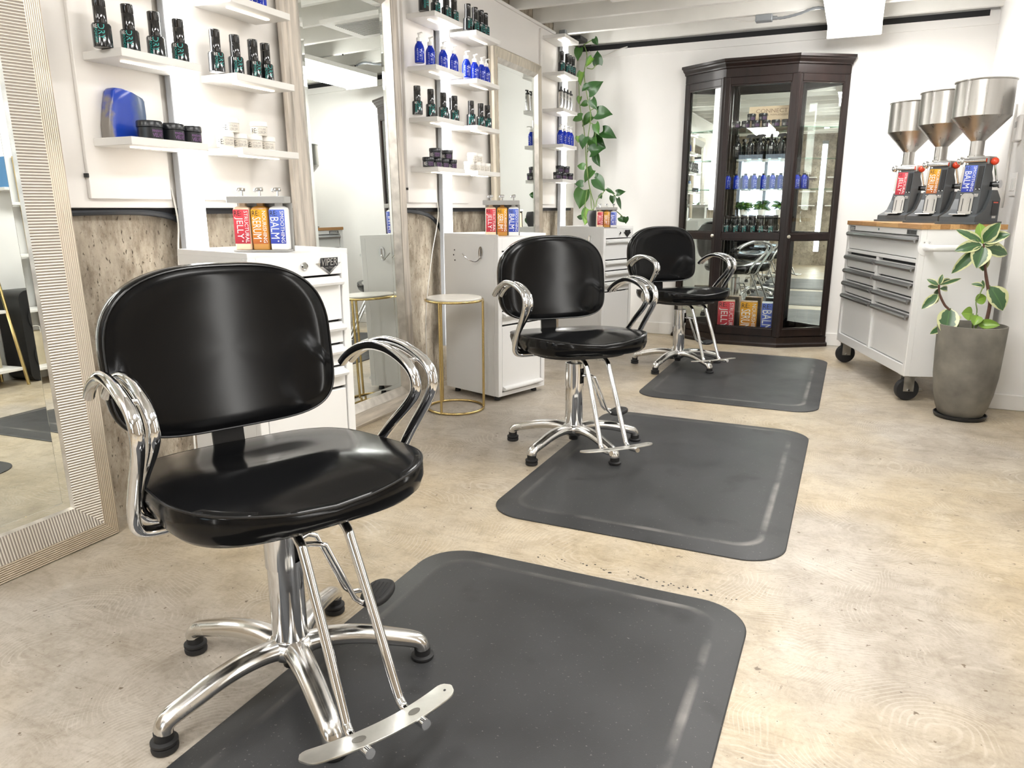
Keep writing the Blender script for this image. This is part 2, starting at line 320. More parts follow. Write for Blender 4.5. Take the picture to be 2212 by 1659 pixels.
# ------------------------------------------------------------------ mesh helpers
class MB:
    def __init__(s): s.v = []; s.f = []; s.attr = []
    def add(s, vs, fs, T=None):
        o = len(s.v)
        s.v += [tuple(T @ Vector(p)) if T is not None else tuple(p) for p in vs]
        s.f += [tuple(i + o for i in f) for f in fs]
        return s
    def box(s, x0, x1, y0, y1, z0, z1, b=0.0, T=None):
        if x0 > x1: x0, x1 = x1, x0
        if y0 > y1: y0, y1 = y1, y0
        if z0 > z1: z0, z1 = z1, z0
        b = min(b, (x1 - x0) * .45, (y1 - y0) * .45, (z1 - z0) * .45)
        if b <= 0:
            return s.add([(x, y, z) for x in (x0, x1) for y in (y0, y1) for z in (z0, z1)],
                         [(0, 1, 3, 2), (4, 6, 7, 5), (0, 4, 5, 1), (2, 3, 7, 6), (0, 2, 6, 4), (1, 5, 7, 3)], T)
        cs = [(sx, sy, sz) for sx in (0, 1) for sy in (0, 1) for sz in (0, 1)]
        vs = []; idx = {}
        for c in cs:
            P = [(x0, x1)[c[0]], (y0, y1)[c[1]], (z0, z1)[c[2]]]
            for a in range(3):
                q = list(P)
                for k in range(3):
                    if k != a: q[k] += b if c[k] == 0 else -b
                idx[c, a] = len(vs); vs.append(tuple(q))
        fs = []
        for a in range(3):
            k, l = [i for i in range(3) if i != a]
            for sd in (0, 1):
                q = []
                for kk, ll in ((0, 0), (1, 0), (1, 1), (0, 1)):
                    c = [0, 0, 0]; c[a] = sd; c[k] = kk; c[l] = ll; q.append(idx[tuple(c), a])
                fs.append(tuple(q))
        for a in range(3):
            k, l = [i for i in range(3) if i != a]
            for kk in (0, 1):
                for ll in (0, 1):
                    c0 = [0, 0, 0]; c0[k] = kk; c0[l] = ll; c1 = list(c0); c1[a] = 1
                    c0, c1 = tuple(c0), tuple(c1)
                    fs.append((idx[c0, k], idx[c1, k], idx[c1, l], idx[c0, l]))
        for c in cs: fs.append((idx[c, 0], idx[c, 1], idx[c, 2]))
        return s.add(vs, fs, T)
    def rings(s, rs, cap0=True, cap1=True, closed=False, T=None):
        n = len(rs[0]); vs = [p for r in rs for p in r]; fs = []
        m = len(rs)
        for i in range(m if closed else m - 1):
            a, c = i * n, ((i + 1) % m) * n
            for j in range(n):
                k = (j + 1) % n; fs.append((a + j, a + k, c + k, c + j))
        if not closed:
            if cap0: fs.append(tuple(range(n - 1, -1, -1)))
            if cap1: fs.append(tuple((m - 1) * n + j for j in range(n)))
        return s.add(vs, fs, T)
    def lathe(s, prof, n=28, T=None, cap0=True, cap1=True):
        return s.rings([[(r * math.cos(2 * PI * j / n), r * math.sin(2 * PI * j / n), z) for j in range(n)] for r, z in prof], cap0, cap1, T=T)
    def tube(s, pts, r, n=10, closed=False, cap=True, T=None, ry=None):
        P = [Vector(p) for p in pts]; m = len(P); rs = []
        R = r if isinstance(r, (list, tuple)) else [r] * m
        RY = ry if isinstance(ry, (list, tuple)) else ([ry] * m if ry else R)
        tang = []
        for i in range(m):
            if closed: t = P[(i + 1) % m] - P[i - 1]
            elif i == 0: t = P[1] - P[0]
            elif i == m - 1: t = P[-1] - P[-2]
            else: t = (P[i + 1] - P[i]).normalized() + (P[i] - P[i - 1]).normalized()
            tang.append(t.normalized())
        up = Vector((0, 0, 1)) if abs(tang[0].z) < 0.9 else Vector((1, 0, 0))
        nv = (up - tang[0] * up.dot(tang[0])).normalized()
        for i in range(m):
            if i:
                q = tang[i - 1].rotation_difference(tang[i]); nv = q @ nv
                nv = (nv - tang[i] * nv.dot(tang[i])).normalized()
            bn = tang[i].cross(nv)
            rs.append([tuple(P[i] + nv * (RY[i] * math.cos(2 * PI * j / n)) + bn * (R[i] * math.sin(2 * PI * j / n))) for j in range(n)])
        return s.rings(rs, cap, cap, closed, T)
    def prism(s, poly, d0, d1, f=None, T=None):
        """polygon (a, b) swept from depth d0 to d1; f maps (a, b, d) to a point"""
        f = f or (lambda a, b, d: (a, b, d)); n = len(poly)
        vs = [f(a, b, d0) for a, b in poly] + [f(a, b, d1) for a, b in poly]
        fs = [tuple(range(n - 1, -1, -1)), tuple(range(n, 2 * n))] + [(j, (j + 1) % n, n + (j + 1) % n, n + j) for j in range(n)]
        return s.add(vs, fs, T)
    def sphere(s, c, r, n=16, T=None, sz=1.0):
        c = Vector(c)
        pr = [(max(1e-4, r * math.sin(PI * i / (n // 2))), -r * sz * math.cos(PI * i / (n // 2))) for i in range(n // 2 + 1)]
        TT = Matrix.Translation(c)
        return s.lathe(pr, n, TT if T is None else T @ TT)
    def build(s, name, m, parent=None, angle=35, smooth=True, T=None):
        me = bpy.data.meshes.new(name)
        me.from_pydata([tuple(T @ Vector(p)) for p in s.v] if T is not None else s.v, [], s.f)
        bm = bmesh.new(); bm.from_mesh(me); bmesh.ops.recalc_face_normals(bm, faces=bm.faces); bm.to_mesh(me); bm.free()
        if smooth:
            me.polygons.foreach_set('use_smooth', [True] * len(me.polygons))
            me.set_sharp_from_angle(angle=math.radians(angle))
        if s.attr:
            a = me.attributes.new('edge', 'FLOAT', 'POINT'); a.data.foreach_set('value', s.attr)
        me.materials.append(M[m] if isinstance(m, str) else m)
        return link(name, me, parent)
def link(name, me, parent=None):
    o = bpy.data.objects.new(name, me); COL.objects.link(o)
    if parent is not None: o.parent = parent
    return o
def thing(name, label, cat, loc=(0, 0, 0), rz=0.0, group=None):
    o = bpy.data.objects.new(name, None); COL.objects.link(o); o.empty_display_size = 0.05
    o.location = loc; o.rotation_euler = (0, 0, rz); return tag(o, label, cat, group)
def tag(o, label, cat, group=None):
    o['label'] = label; o['category'] = cat
    if group: o['group'] = group
    return o
def struct(o): o['kind'] = 'structure'; return o
def dup(root, loc, rz=0.0, label=None, group=None):
    r = root.copy(); COL.objects.link(r); r.location = loc; r.rotation_euler = (0, 0, rz)
    if label: r['label'] = label
    if group: r['group'] = group
    for ch in list(root.children):
        c = ch.copy(); COL.objects.link(c); c.parent = r
        for g in list(ch.children):
            d = g.copy(); COL.objects.link(d); d.parent = c
    return r
def arc(c, r, a0, a1, n, f):
    return [f(c[0] + r * math.cos(a0 + (a1 - a0) * i / n), c[1] + r * math.sin(a0 + (a1 - a0) * i / n)) for i in range(n + 1)]
def rrect(w, d, r, n=5):
    """rounded rectangle outline centred on 0"""
    out = []
    for cx, cy, a in ((w / 2 - r, d / 2 - r, 0), (-w / 2 + r, d / 2 - r, PI / 2), (-w / 2 + r, -d / 2 + r, PI), (w / 2 - r, -d / 2 + r, 1.5 * PI)):
        for i in range(n + 1):
            t = a + PI / 2 * i / n; out.append((cx + r * math.cos(t), cy + r * math.sin(t)))
    return out
def spline(pts, k=6):
    """Catmull-Rom through the points"""
    P = [Vector(p) for p in pts]; out = []
    for i in range(len(P) - 1):
        p0, p1, p2, p3 = P[max(0, i - 1)], P[i], P[i + 1], P[min(len(P) - 1, i + 2)]
        for j in range(k):
            t = j / k; out.append(0.5 * ((2 * p1) + (p2 - p0) * t + (2 * p0 - 5 * p1 + 4 * p2 - p3) * t * t + (3 * p1 - p0 - 3 * p2 + p3) * t ** 3))
    out.append(P[-1]); return [tuple(p) for p in out]
_txt = {}
def text_geo(s):
    if s not in _txt:
        cu = bpy.data.curves.new('t', 'FONT'); cu.body = s; cu.size = 1; cu.resolution_u = 2; cu.fill_mode = 'FRONT'
        o = bpy.data.objects.new('t', cu); COL.objects.link(o); bpy.context.view_layer.update()
        me = bpy.data.meshes.new_from_object(o.evaluated_get(bpy.context.evaluated_depsgraph_get()))
        v = [(p.co.x, p.co.y) for p in me.vertices]; f = [tuple(p.vertices) for p in me.polygons]
        x0 = min(p[0] for p in v); x1 = max(p[0] for p in v); y0 = min(p[1] for p in v); y1 = max(p[1] for p in v)
        v = [((a - x0) / (x1 - x0), (b - y0) / (y1 - y0)) for a, b in v]
        bpy.data.objects.remove(o); bpy.data.curves.remove(cu); bpy.data.meshes.remove(me)
        _txt[s] = (v, f)
    return _txt[s]
def lettering(mb, s, f, a0, a1, b0, b1, turn=0):
    """text filling the rectangle a0..a1, b0..b1 of a face; f(a, b) gives the point; turn=1 reads downwards"""
    v, fs = text_geo(s)
    pts = []
    for x, y in v:
        if turn == 1: x, y = y, 1 - x
        pts.append(f(a0 + (a1 - a0) * x, b0 + (b1 - b0) * y))
    mb.add(pts, fs); return mb
ORD = ['first', 'second', 'third', 'fourth', 'fifth', 'sixth', 'seventh', 'eighth', 'ninth']
def frame4(rect, prof, names, mats, parent, f):
    """four mitred rails round rect (a0, a1, b0, b1); prof = closed loop of (inset, depth); f(a, b, depth) -> point"""
    a0, a1, b0, b1 = rect
    cor = lambda k, i: [(a0 + i, b0 + i), (a1 - i, b0 + i), (a1 - i, b1 - i), (a0 + i, b1 - i)][k]
    for k in range(4):
        mb = MB(); r0 = [f(*cor(k, i), d) for i, d in prof]; r1 = [f(*cor((k + 1) % 4, i), d) for i, d in prof]
        mb.rings([r0, r1]); mb.build(names[k], mats[k], parent, smooth=False)

# ------------------------------------------------------------------ the room
XC = -2.24      # bare concrete wall
XP = -2.19      # face of the white wall panel
YB = 6.224      # back wall
S = 1.0186      # panel plane relative to the first measuring plane
W = lambda y: y * S
ZZ = lambda z: 1.05 + (z - 1.05) * S
struct(MB().box(-2.6, 3.0, -2.9, 6.6, -0.1, 0).build('floor', 'floor', smooth=False))
struct(MB().box(-2.5, XC, -2.8, 6.5, 0, 2.5).build('wall_left', 'concrete', smooth=False))
bw = struct(MB().box(XC, 1.0, YB, YB + 0.2, 0, 2.245).box(-2.24, 1.0, YB + 0.05, YB + 0.2, 2.245, 2.5).build('wall_back', 'white_paint', smooth=False))
MB().box(XC, 0.75, YB - 0.012, YB + 0.05, 2.245, 2.30).build('ledger', 'white_paint', bw)
MB().box(XC, 0.69, YB - 0.004, YB + 0.05, 2.30, 2.34).build('dark_gap', 'black_gap', bw)
MB().box(0.69, 0.75, YB - 0.008, YB + 0.05, 2.30, 2.335).build('gap_stop', 'white_paint', bw)
struct(MB().box(0.75, 1.0, 4.565, YB + 0.2, 0, 2.5).build('wall_right_far', 'white_paint', smooth=False))
struct(MB().box(1.0, 1.2, 2.75, 4.8, 0, 2.5).build('wall_right_middle', 'white_paint', smooth=False))
struct(MB().box(1.0, 1.2, -2.8, 2.75, 0, 2.5).build('wall_right_near', 'concrete', smooth=False))
wr = struct(MB().box(-2.24, -2.12, -2.9, -2.7, 0, 2.5).box(-1.12, 1.0, -2.9, -2.7, 0, 2.5).box(-2.12, -1.12, -2.9, -2.7, 0, 0.85).box(-2.12, -1.12, -2.9, -2.7, 2.05, 2.5).build('wall_rear', 'concrete', smooth=False))
wi = struct(MB().box(-2.12, -1.12, -2.8, -2.72, 0.85, 0.9).box(-2.12, -1.12, -2.8, -2.72, 2.0, 2.05).box(-2.12, -2.07, -2.8, -2.72, 0.9, 2.0).box(-1.17, -1.12, -2.8, -2.72, 0.9, 2.0).box(-1.645, -1.595, -2.8, -2.72, 0.9, 2.0).build('window_1', 'espresso', smooth=False))
MB().box(-2.07, -1.645, -2.765, -2.76, 0.9, 2.0).build('pane', 'pane', wi, smooth=False)
MB().box(-1.595, -1.17, -2.765, -2.76, 0.9, 2.0).build('pane', 'pane', wi, smooth=False)
ce = struct(MB().box(-2.5, 1.2, -2.9, 6.5, 2.5, 2.6).build('ceiling', 'ceiling_paint', smooth=False))
jm = None
for k in range(22):
    y = 6.12 - 0.405 * k
    if jm is None:
        jo = MB().box(XC + 0.002, 0.998, -0.021, 0.021, 2.335, 2.499, 0.003).build('joist', 'ceiling_paint', ce, smooth=False); jm = jo.data
    else: jo = link('joist', jm, ce)
    jo.location.y = y
# baseboards
def board(name, x0, x1, y0, y1, h=0.10):
    struct(MB().box(x0, x1, y0, y1, 0, h, 0.004).build(name, 'white_paint'))
board('baseboard_back', XC + 0.001, 0.749, YB - 0.014, YB - 0.0005)
board('baseboard_right', 0.735, 0.999, 4.549, 4.5645, 0.085)
board('baseboard_right_far', 0.736, 0.7495, 4.566, YB - 0.015, 0.085)
# white wall panel on the concrete, with the dark batten behind its lower edge
PY1 = 6.10
tp = struct(MB().box(XC + 0.012, XP, -1.2, PY1, 1.05, 2.315, 0.002).build('trim_1', 'panel_white'))
MB().box(XP - 0.03, XP + 0.012, -1.2, 5.6, 2.315, 2.335, 0.004).build('cap_strip', 'panel_white', tp)
MB().box(XC + 0.001, XC + 0.03, -1.2, PY1 - 0.02, 1.028, 1.05).build('batten', 'black_gap', tp)

# ------------------------------------------------------------------ ceiling fixtures
def fixture(loc, label, group='ceiling light panels'):
    t = thing('ceiling_light', label, 'light', loc, 0, group)
    MB().box(-0.17, 0.17, -0.6, 0.6, 0.07, 0.11, 0.004).build('housing', 'plastic_white', t)
    MB().rings([[(x * 0.168, y * 0.585, 0.0701) for x, y in ((-1, -1), (1, -1), (1, 1), (-1, 1))], [(x * 0.150, y * 0.585, 0.012) for x, y in ((-1, -1), (1, -1), (1, 1), (-1, 1))]]).build('diffuser', 'tube_light', t, smooth=False)
    for sy in (-1, 1):
        MB().box(-0.172, 0.172, sy * 0.586, sy * 0.602, 0.0, 0.112, 0.003).build('end_cap', 'plastic_white', t)
    for sy in (-0.4, 0.4):
        MB().tube([(0, sy, 0.11), (0, sy, 0.16)], 0.006, 8).build('hanger', 'steel_plate', t)
    return t
fx = fixture((-0.13, 5.36, 2.19), 'glowing white ceiling light panel above the dark glass cabinet')
for x, y, l in ((-0.13, 3.2, 'white ceiling light panel over the middle mat'), (-0.13, 1.05, 'white ceiling light panel over the nearest mat'), (-0.13, -1.1, 'white ceiling light panel behind the camera'), (-1.45, -0.45, 'added unseen ceiling light panel near the left wall, brightening the front-left floor')):  # the last panel is unseen, added to brighten the floor at front left
    dup(fx, (x, y, 2.19), 0, l, 'ceiling light panels')

# ------------------------------------------------------------------ shelf units and light columns on the left wall
MOD = 1.839
BX = XP + 0.016          # face of the backing boards
SX = -2.005              # front edge of the shelves
def shelf_unit(dy, label, levels_l, levels_r, flip=None):
    t = thing('shelf_unit', label, 'shelf', (0, dy, 0), 0)
    top = 2.30
    MB().box(XP + 0.0005, BX, 1.62, 1.925, 1.078, top, 0.0015).build('backing_board', 'panel_white', t)
    if levels_r: MB().box(XP + 0.0005, BX, 2.062, 2.31, 1.078, top, 0.0015).build('backing_board', 'panel_white', t)
    MB().box(XP + 0.002, BX + 0.002, 1.6135, 1.6195, 1.142, 1.154).build('clip', 'black_plastic', t)
    sm = lm = None
    for side, levels in ((0, levels_l), (1, levels_r)):
        for z in levels:
            y0 = 1.65 if side == 0 else 2.105
            if sm is None:
                s = MB().box(BX, SX, 0, 0.298, -0.024, 0, 0.0015).build('shelf', 'shelf_white', t)
                sl = MB().box(-0.008, 0.008, 0.05, 0.248, -0.0275, -0.0241).build('shelf_light', 'strip_light', s, smooth=False)
                sl.location.x = BX + 0.105
                sm, lm = s.data, sl.data
            else:
                s = link('shelf', sm, t); sl = link('shelf_light', lm, s); sl.location.x = BX + 0.105
            s.location = (0, y0, z)
    return t
Z5 = [ZZ(z) for z in (1.256, 1.50, 1.745, 1.99, 2.235)]
shelf_unit(0, 'white lit shelf unit nearest the camera, left of the grey wood mirror', Z5[:4], Z5[:4])
shelf_unit(MOD, 'white lit shelf unit between the grey wood mirror and the champagne framed mirror', Z5[:4], Z5[:4])
shelf_unit(2 * MOD, 'white lit narrow shelf unit farthest away, beside the hanging vine', Z5, [])
def light_column(y, label, x0=BX, z0=0.25, z1=2.33, rz=0.0, group='upright light columns'):
    t = thing('light_column', label, 'light', (x0, y, 0), rz, group)
    MB().box(0.0, 0.026, -0.054, 0.044, z0, z1, 0.002).build('channel', 'channel_grey', t)
    MB().box(0.0265, 0.034, -0.040, 0.042, z0 + 0.01, z1 - 0.03, 0.002).build('diffuser', 'column_light', t)
    MB().box(-0.005, 0.045, -0.056, 0.046, z1 - 0.03, z1 + 0.03, 0.003).build('end_cap', 'grey_box', t)
    return t
light_column(1.998, 'glowing white upright light column nearest the camera, between shelves of powder bottles')
light_column(1.998 + MOD, 'glowing white upright light column behind blue pump bottles of the middle shelf unit')
light_column(5.722, 'glowing white upright light column farthest away, beside the hanging vine')
# the stations across the room, seen only in mirrors and as glints on the chairs
light_column(0.95, 'white upright light column on the opposite wall facing the nearest chair', 0.999, 0.25, 2.2, PI)
light_column(2.38, 'white upright light column on the opposite wall facing the middle chair', 0.999, 0.25, 2.2, PI)
light_column(-2.699, 'white upright light column on the rear concrete wall beside the window', -0.62, 0.25, 2.2, PI / 2)
for i, y in enumerate((0.95, 2.38)):
    t = thing('wall_shelf_set', ('white wall shelves beside the light column opposite the nearest chair', 'white wall shelves beside the light column opposite the middle chair')[i], 'shelf', (0.999, y, 0), PI)
    sm = None
    for z in (1.1, 1.35, 1.6):
        for a in (-0.36, 0.09):
            if sm is None: s = MB().box(0, 0.14, 0, 0.27, -0.02, 0, 0.0015).build('shelf', 'shelf_white', t); sm = s.data
            else: s = link('shelf', sm, t)
            s.location = (0, a, z)
t = thing('wall_shelf_set', 'white wall shelves on the rear concrete wall beside its light column', 'shelf', (-0.62, -2.699, 0), PI / 2)
for z in (1.1, 1.35, 1.6):
    for a in (-0.36, 0.09):
        s = link('shelf', sm, t); s.location = (0, a, z)
# cables in the dark slot under the panel
tag(MB().tube(spline([(XC + 0.02, 1.35, 1.022), (XC + 0.025, 1.60, 1.036), (XC + 0.03, 1.85, 1.034), (XC + 0.035, 1.98, 1.0), (XC + 0.035, 2.045, 0.90), (XC + 0.03, 2.07, 0.72), (XC + 0.03, 2.08, 0.4)]), 0.011, 8).build('cable', 'cable_black'), 'thick black cable curving down behind the nearest light column', 'cable')
tag(MB().tube(spline([(XC + 0.02, 3.22, 1.03), (XC + 0.025, 3.50, 1.035), (XC + 0.035, 3.74, 1.0), (XC + 0.035, 3.87, 0.90), (XC + 0.03, 3.93, 0.75), (XC + 0.03, 3.94, 0.3)]), 0.011, 8).build('cable', 'cable_black'), 'thick black cable curving down behind the middle light column', 'cable')
tag(MB().tube(spline([(XP + 0.005, 1.935, 1.12), (XP + 0.012, 1.945, 1.0), (XP + 0.0, 1.94, 0.85), (XP - 0.01, 1.94, 0.4), (XP - 0.02, 1.94, 0.004)]), 0.0035, 6).build('cable', 'cable_white'), 'thin white cable hanging along the nearest light column', 'cable')
tag(MB().tube(spline([(XP + 0.005, 3.770, 1.12), (XP + 0.012, 3.775, 1.0), (XP - 0.01, 3.72, 0.75), (XP - 0.02, 3.66, 0.4), (XP - 0.02, 3.68, 0.004)]), 0.003, 6).build('cable', 'cable_white'), 'thin white cable hanging beside the middle cart', 'cable')

# ------------------------------------------------------------------ bottles and jars
def on_cyl(R):
    return lambda a, b: (R * math.cos(a / R), R * math.sin(a / R), b)
def make_powder():
    t = thing('powder_bottle', 'black powder bottle', 'bottle')
    R = 0.0265
    MB().lathe([(R - .002, 0), (R, .002), (R, .060), (R - .003, .065), (.017, .0665)], 32).build('body', 'bottle_black', t)
    MB().lathe([(.0172, .0665), (.0176, .069), (.0176, .110), (.0170, .111), (.0176, .112), (.0176, .136), (.0165, .1375), (.002, .1375)], 28).build('cap', 'cap_black', t)
    f = on_cyl(R + .0003)
    lettering(MB(), 'DRY', f, .000, .017, .019, .0605, 1).build('lettering', 'ink_teal', t, smooth=False)
    lettering(MB(), 'POWDER', f, -.0125, -.003, .010, .049, 1).build('lettering', 'ink_teal', t, smooth=False)
    lettering(MB(), 'RE:', f, -.0145, -.001, .050, .060).build('lettering', 'ink_white', t, smooth=False)
    return t
def make_pump():
    t = thing('pump_bottle', 'blue pump bottle', 'bottle')
    R = 0.0245
    MB().lathe([(R - .002, 0), (R, .003), (R, .066), (R * .95, .075), (R * .78, .086), (.014, .094), (.0125, .096), (.0125, .100)], 28).build('body', 'blue_glass', t)
    MB().lathe([(.0140, .100), (.0140, .116), (.0125, .118), (.006, .120), (.005, .121), (.005, .132)], 20).build('collar', 'pump_white', t)
    mb = MB().lathe([(.0065, .132), (.008, .134), (.008, .139), (.004, .141)], 16)
    mb.tube([(0, 0, .1375), (.018, .010, .1385), (.028, .0155, .137), (.031, .017, .134)], .0032, 8)
    mb.build('pump_head', 'pump_white', t)
    f = on_cyl(R + .0003)
    lettering(MB(), 'WET', f, .002, .015, .010, .066, 1).build('lettering', 'ink_pale', t, smooth=False)
    lettering(MB(), 'RE:STYLE', f, -.013, -.006, .008, .064, 1).build('lettering', 'ink_pale', t, smooth=False)
    return t
def make_spray():
    t = thing('spray_bottle', 'blue spray bottle', 'bottle')
    R = 0.0225
    MB().lathe([(R - .002, 0), (R, .003), (R, .072), (R * .93, .082), (R * .7, .092), (.012, .098), (.0105, .099)], 24).build('body', 'blue_glass', t)
    MB().lathe([(.0115, .099), (.0115, .110), (.008, .112)], 18).build('collar', 'black_plastic', t)
    MB().lathe([(.0085, .112), (.0085, .126), (.0075, .131), (.002, .132)], 18).build('cap', 'clear_plastic', t)
    f = on_cyl(R + .0003)
    lettering(MB(), 'WET', f, .000, .013, .016, .072, 1).build('lettering', 'ink_pale', t, smooth=False)
    lettering(MB(), 'RE:STYLE', f, -.011, -.005, .010, .066, 1).build('lettering', 'ink_pale', t, smooth=False)
    return t
def make_jar(kind, R, H):
    t = thing(kind + '_jar', 'jar', 'jar')
    bm_, lm = ('jar_black', 'jar_black') if kind == 'black' else ('jar_white', 'plastic_white')
    MB().lathe([(R - .004, 0), (R - .002, .002), (R - .0015, H * .62), (R - .003, H * .64)], 32).build('body', bm_, t)
    MB().lathe([(R - .002, H * .64), (R, H * .66), (R, H - .003), (R - .002, H), (.002, H)], 32).build('lid', lm, t)
    f = on_cyl(R - .0012)
    if kind == 'black':
        if R < .035: lettering(MB(), 'RE:', f, -R * .95, -R * .30, H * .12, H * .48).build('lettering', 'ink_white', t, smooth=False)
        lettering(MB(), 'FINISHING', f, -R * .15, R * .85, H * .36, H * .50).build('lettering', 'ink_purple', t, smooth=False)
        lettering(MB(), 'VELVET', f, -R * .15, R * .85, H * .10, H * .31).build('lettering', 'ink_purple', t, smooth=False)
    else:
        lettering(MB(), 'RE:', f, -R * .95, -R * .25, H * .16, H * .50).build('lettering', 'ink_black', t, smooth=False)
        lettering(MB(), 'STYLING', f, -R * .10, R * .90, H * .38, H * .52).build('lettering', 'ink_grey', t, smooth=False)
        lettering(MB(), 'SERUM', f, -R * .10, R * .90, H * .12, H * .32).build('lettering', 'ink_grey', t, smooth=False)
    return t
def make_can():
    t = thing('foam_bottle', 'silver foam bottle', 'bottle')
    R = .0185
    MB().lathe([(R - .002, 0), (R, .002), (R, .108), (R - .002, .112), (.014, .113)], 24).build('body', 'silver_can', t)
    mb = MB().lathe([(.0165, .113), (.0165, .124), (.010, .127), (.007, .128), (.007, .138)], 18)
    mb.box(-.007, .020, -.006, .006, .137, .146, .002); mb.build('pump_head', 'black_plastic', t)
    f = on_cyl(R + .0003)
    lettering(MB(), 'RE:', f, -.006, .006, .080, .098).build('lettering', 'ink_black', t, smooth=False)
    mb = MB()
    for i, (a, b) in enumerate(((.012, .074), (.018, .068))):
        for j in range(7):
            q = a + (b - a) * j / 7; mb.add([f(-.005 + i * .006, q), f(-.001 + i * .006, q), f(-.001 + i * .006, q + .0055), f(-.005 + i * .006, q + .0055)], [(0, 1, 2, 3)])
    mb.build('print', 'ink_black', t, smooth=False)
    return t
def make_trigger():
    t = thing('trigger_bottle', 'black trigger bottle', 'bottle')
    R = .0285
    MB().lathe([(R - .002, 0), (R, .003), (R, .088), (R * .92, .102), (R * .62, .116), (.0125, .122), (.0125, .128)], 26).build('body', 'bottle_black', t)
    MB().lathe([(.0145, .128), (.0145, .140), (.011, .142), (.010, .150)], 16).build('collar', 'black_plastic', t)
    mb = MB().prism([(-.030, .150), (-.034, .156), (-.020, .170), (.020, .174), (.040, .166), (.042, .158), (.028, .156), (.014, .150)], -.008, .008, lambda a, b, d: (a, d, b))
    mb.build('spray_head', 'black_plastic', t)
    MB().tube([(.026, 0, .158), (.034, 0, .146), (.036, 0, .134), (.045, 0, .124)], .0042, 6).build('trigger', 'black_plastic', t)
    f = on_cyl(R + .0003)
    lettering(MB(), 'RE:', f, -.014, .010, .066, .084).build('lettering', 'ink_white', t, smooth=False)
    return t
PROTO = {}
MAKE = {'powder': make_powder, 'pump': make_pump, 'spray': make_spray, 'can': make_can, 'trigger': make_trigger,
        'velvet': lambda: make_jar('black', .039, .054), 'black': lambda: make_jar('black', .0315, .048), 'white': lambda: make_jar('white', .031, .050)}
def place(kind, x, y, z, face, label, group):
    """face = world heading (radians) of the printed side"""
    if kind not in PROTO:
        t = MAKE[kind](); PROTO[kind] = t; t.location = (x, y, z); t.rotation_euler = (0, 0, face); t['label'] = label; t['group'] = group
        return t
    return dup(PROTO[kind], (x, y, z), face, label, group)
def to_cam(x, y): return math.atan2(-y, -x)
WHAT = {'powder': 'black powder bottle', 'pump': 'blue white-pump bottle', 'can': 'silver foam bottle', 'black': 'black jar', 'velvet': 'wide black jar', 'white': 'white jar'}
def row(kind, ys, z, where, x=-2.066, turn=0.0, group=None, note=None):
    for i, y in enumerate(ys):
        xx = x + random.uniform(-.006, .006); yy = W(y)
        place(kind, xx, yy, z + 0.0004, to_cam(xx, yy) + turn + random.uniform(-.12, .12), '%s, %s from left, %s' % (WHAT[kind], ORD[i], where), group or (WHAT[kind] + 's on the shelves'))
row('powder', [1.612, 1.702, 1.795, 1.893], Z5[1], 'upper left shelf of nearest unit', turn=-.25)
row('powder', [2.045, 2.135, 2.218, 2.285], Z5[1], 'middle right shelf of nearest unit', turn=.35)
row('pump', [2.195, 2.270], Z5[2], 'topmost right shelf of nearest unit')
row('velvet', [1.723, 1.807, 1.885], Z5[0], 'before the blue vase', x=-2.052, turn=.45)
row('white', [2.045, 2.112, 2.180, 2.248], Z5[0], 'bottom layer, lower right shelf of nearest unit', x=-2.06)
row('white', [2.078, 2.210], Z5[0] + .0504, 'stacked on top, lower right shelf of nearest unit', x=-2.06)
row('powder', [3.426, 3.540, 3.640, 3.735], Z5[3], 'topmost left shelf of middle unit', turn=.5)
row('powder', [3.885, 3.965, 4.035, 4.100], Z5[3], 'topmost right shelf of the middle unit', turn=.5)
row('pump', [3.376, 3.484, 3.600, 3.712], Z5[2], 'second left shelf of the middle unit')
row('pump', [3.860, 3.960, 4.042, 4.108], Z5[2], 'second right shelf of the middle unit')
row('powder', [3.345, 3.465, 3.590, 3.72], Z5[1], 'third left shelf of the middle unit')
place('powder', -2.115, W(3.770), Z5[1] + .0004, to_cam(-2.1, 3.9), 'black powder bottle half hidden behind another, third left shelf of middle unit', 'black powder bottles on the shelves')
row('powder', [3.922, 4.040, 4.130], Z5[1], 'third right shelf of the middle unit')
row('black', [3.436, 3.512, 3.595, 3.672], Z5[0], 'bottom layer, lowest left shelf of middle unit', turn=.2)
row('black', [3.492, 3.632], Z5[0] + .0484, 'stacked on top, lowest left shelf of middle unit')
row('white', [3.885, 3.955, 4.025, 4.095], Z5[0], 'bottom layer, lowest right shelf of middle unit')
row('white', [3.920, 4.000], Z5[0] + .0504, 'stacked on top, lowest right shelf of middle unit')
row('powder', [5.270, 5.360, 5.430, 5.490], Z5[3], 'second shelf of the far unit by the vine', x=-2.04, turn=.3)
row('can', [5.25, 5.32, 5.40, 5.475], Z5[2], 'third shelf of the far unit by the vine', x=-2.04)
row('pump', [5.275, 5.355, 5.430, 5.495], Z5[1], 'fourth shelf of the far unit by the vine', x=-2.04)
row('black', [5.235, 5.355, 5.475], Z5[0], 'bottom layer, lowest shelf of far unit', x=-2.045)
row('black', [5.280, 5.400], Z5[0] + .0484, 'stacked on top, lowest shelf of far unit', x=-2.045)
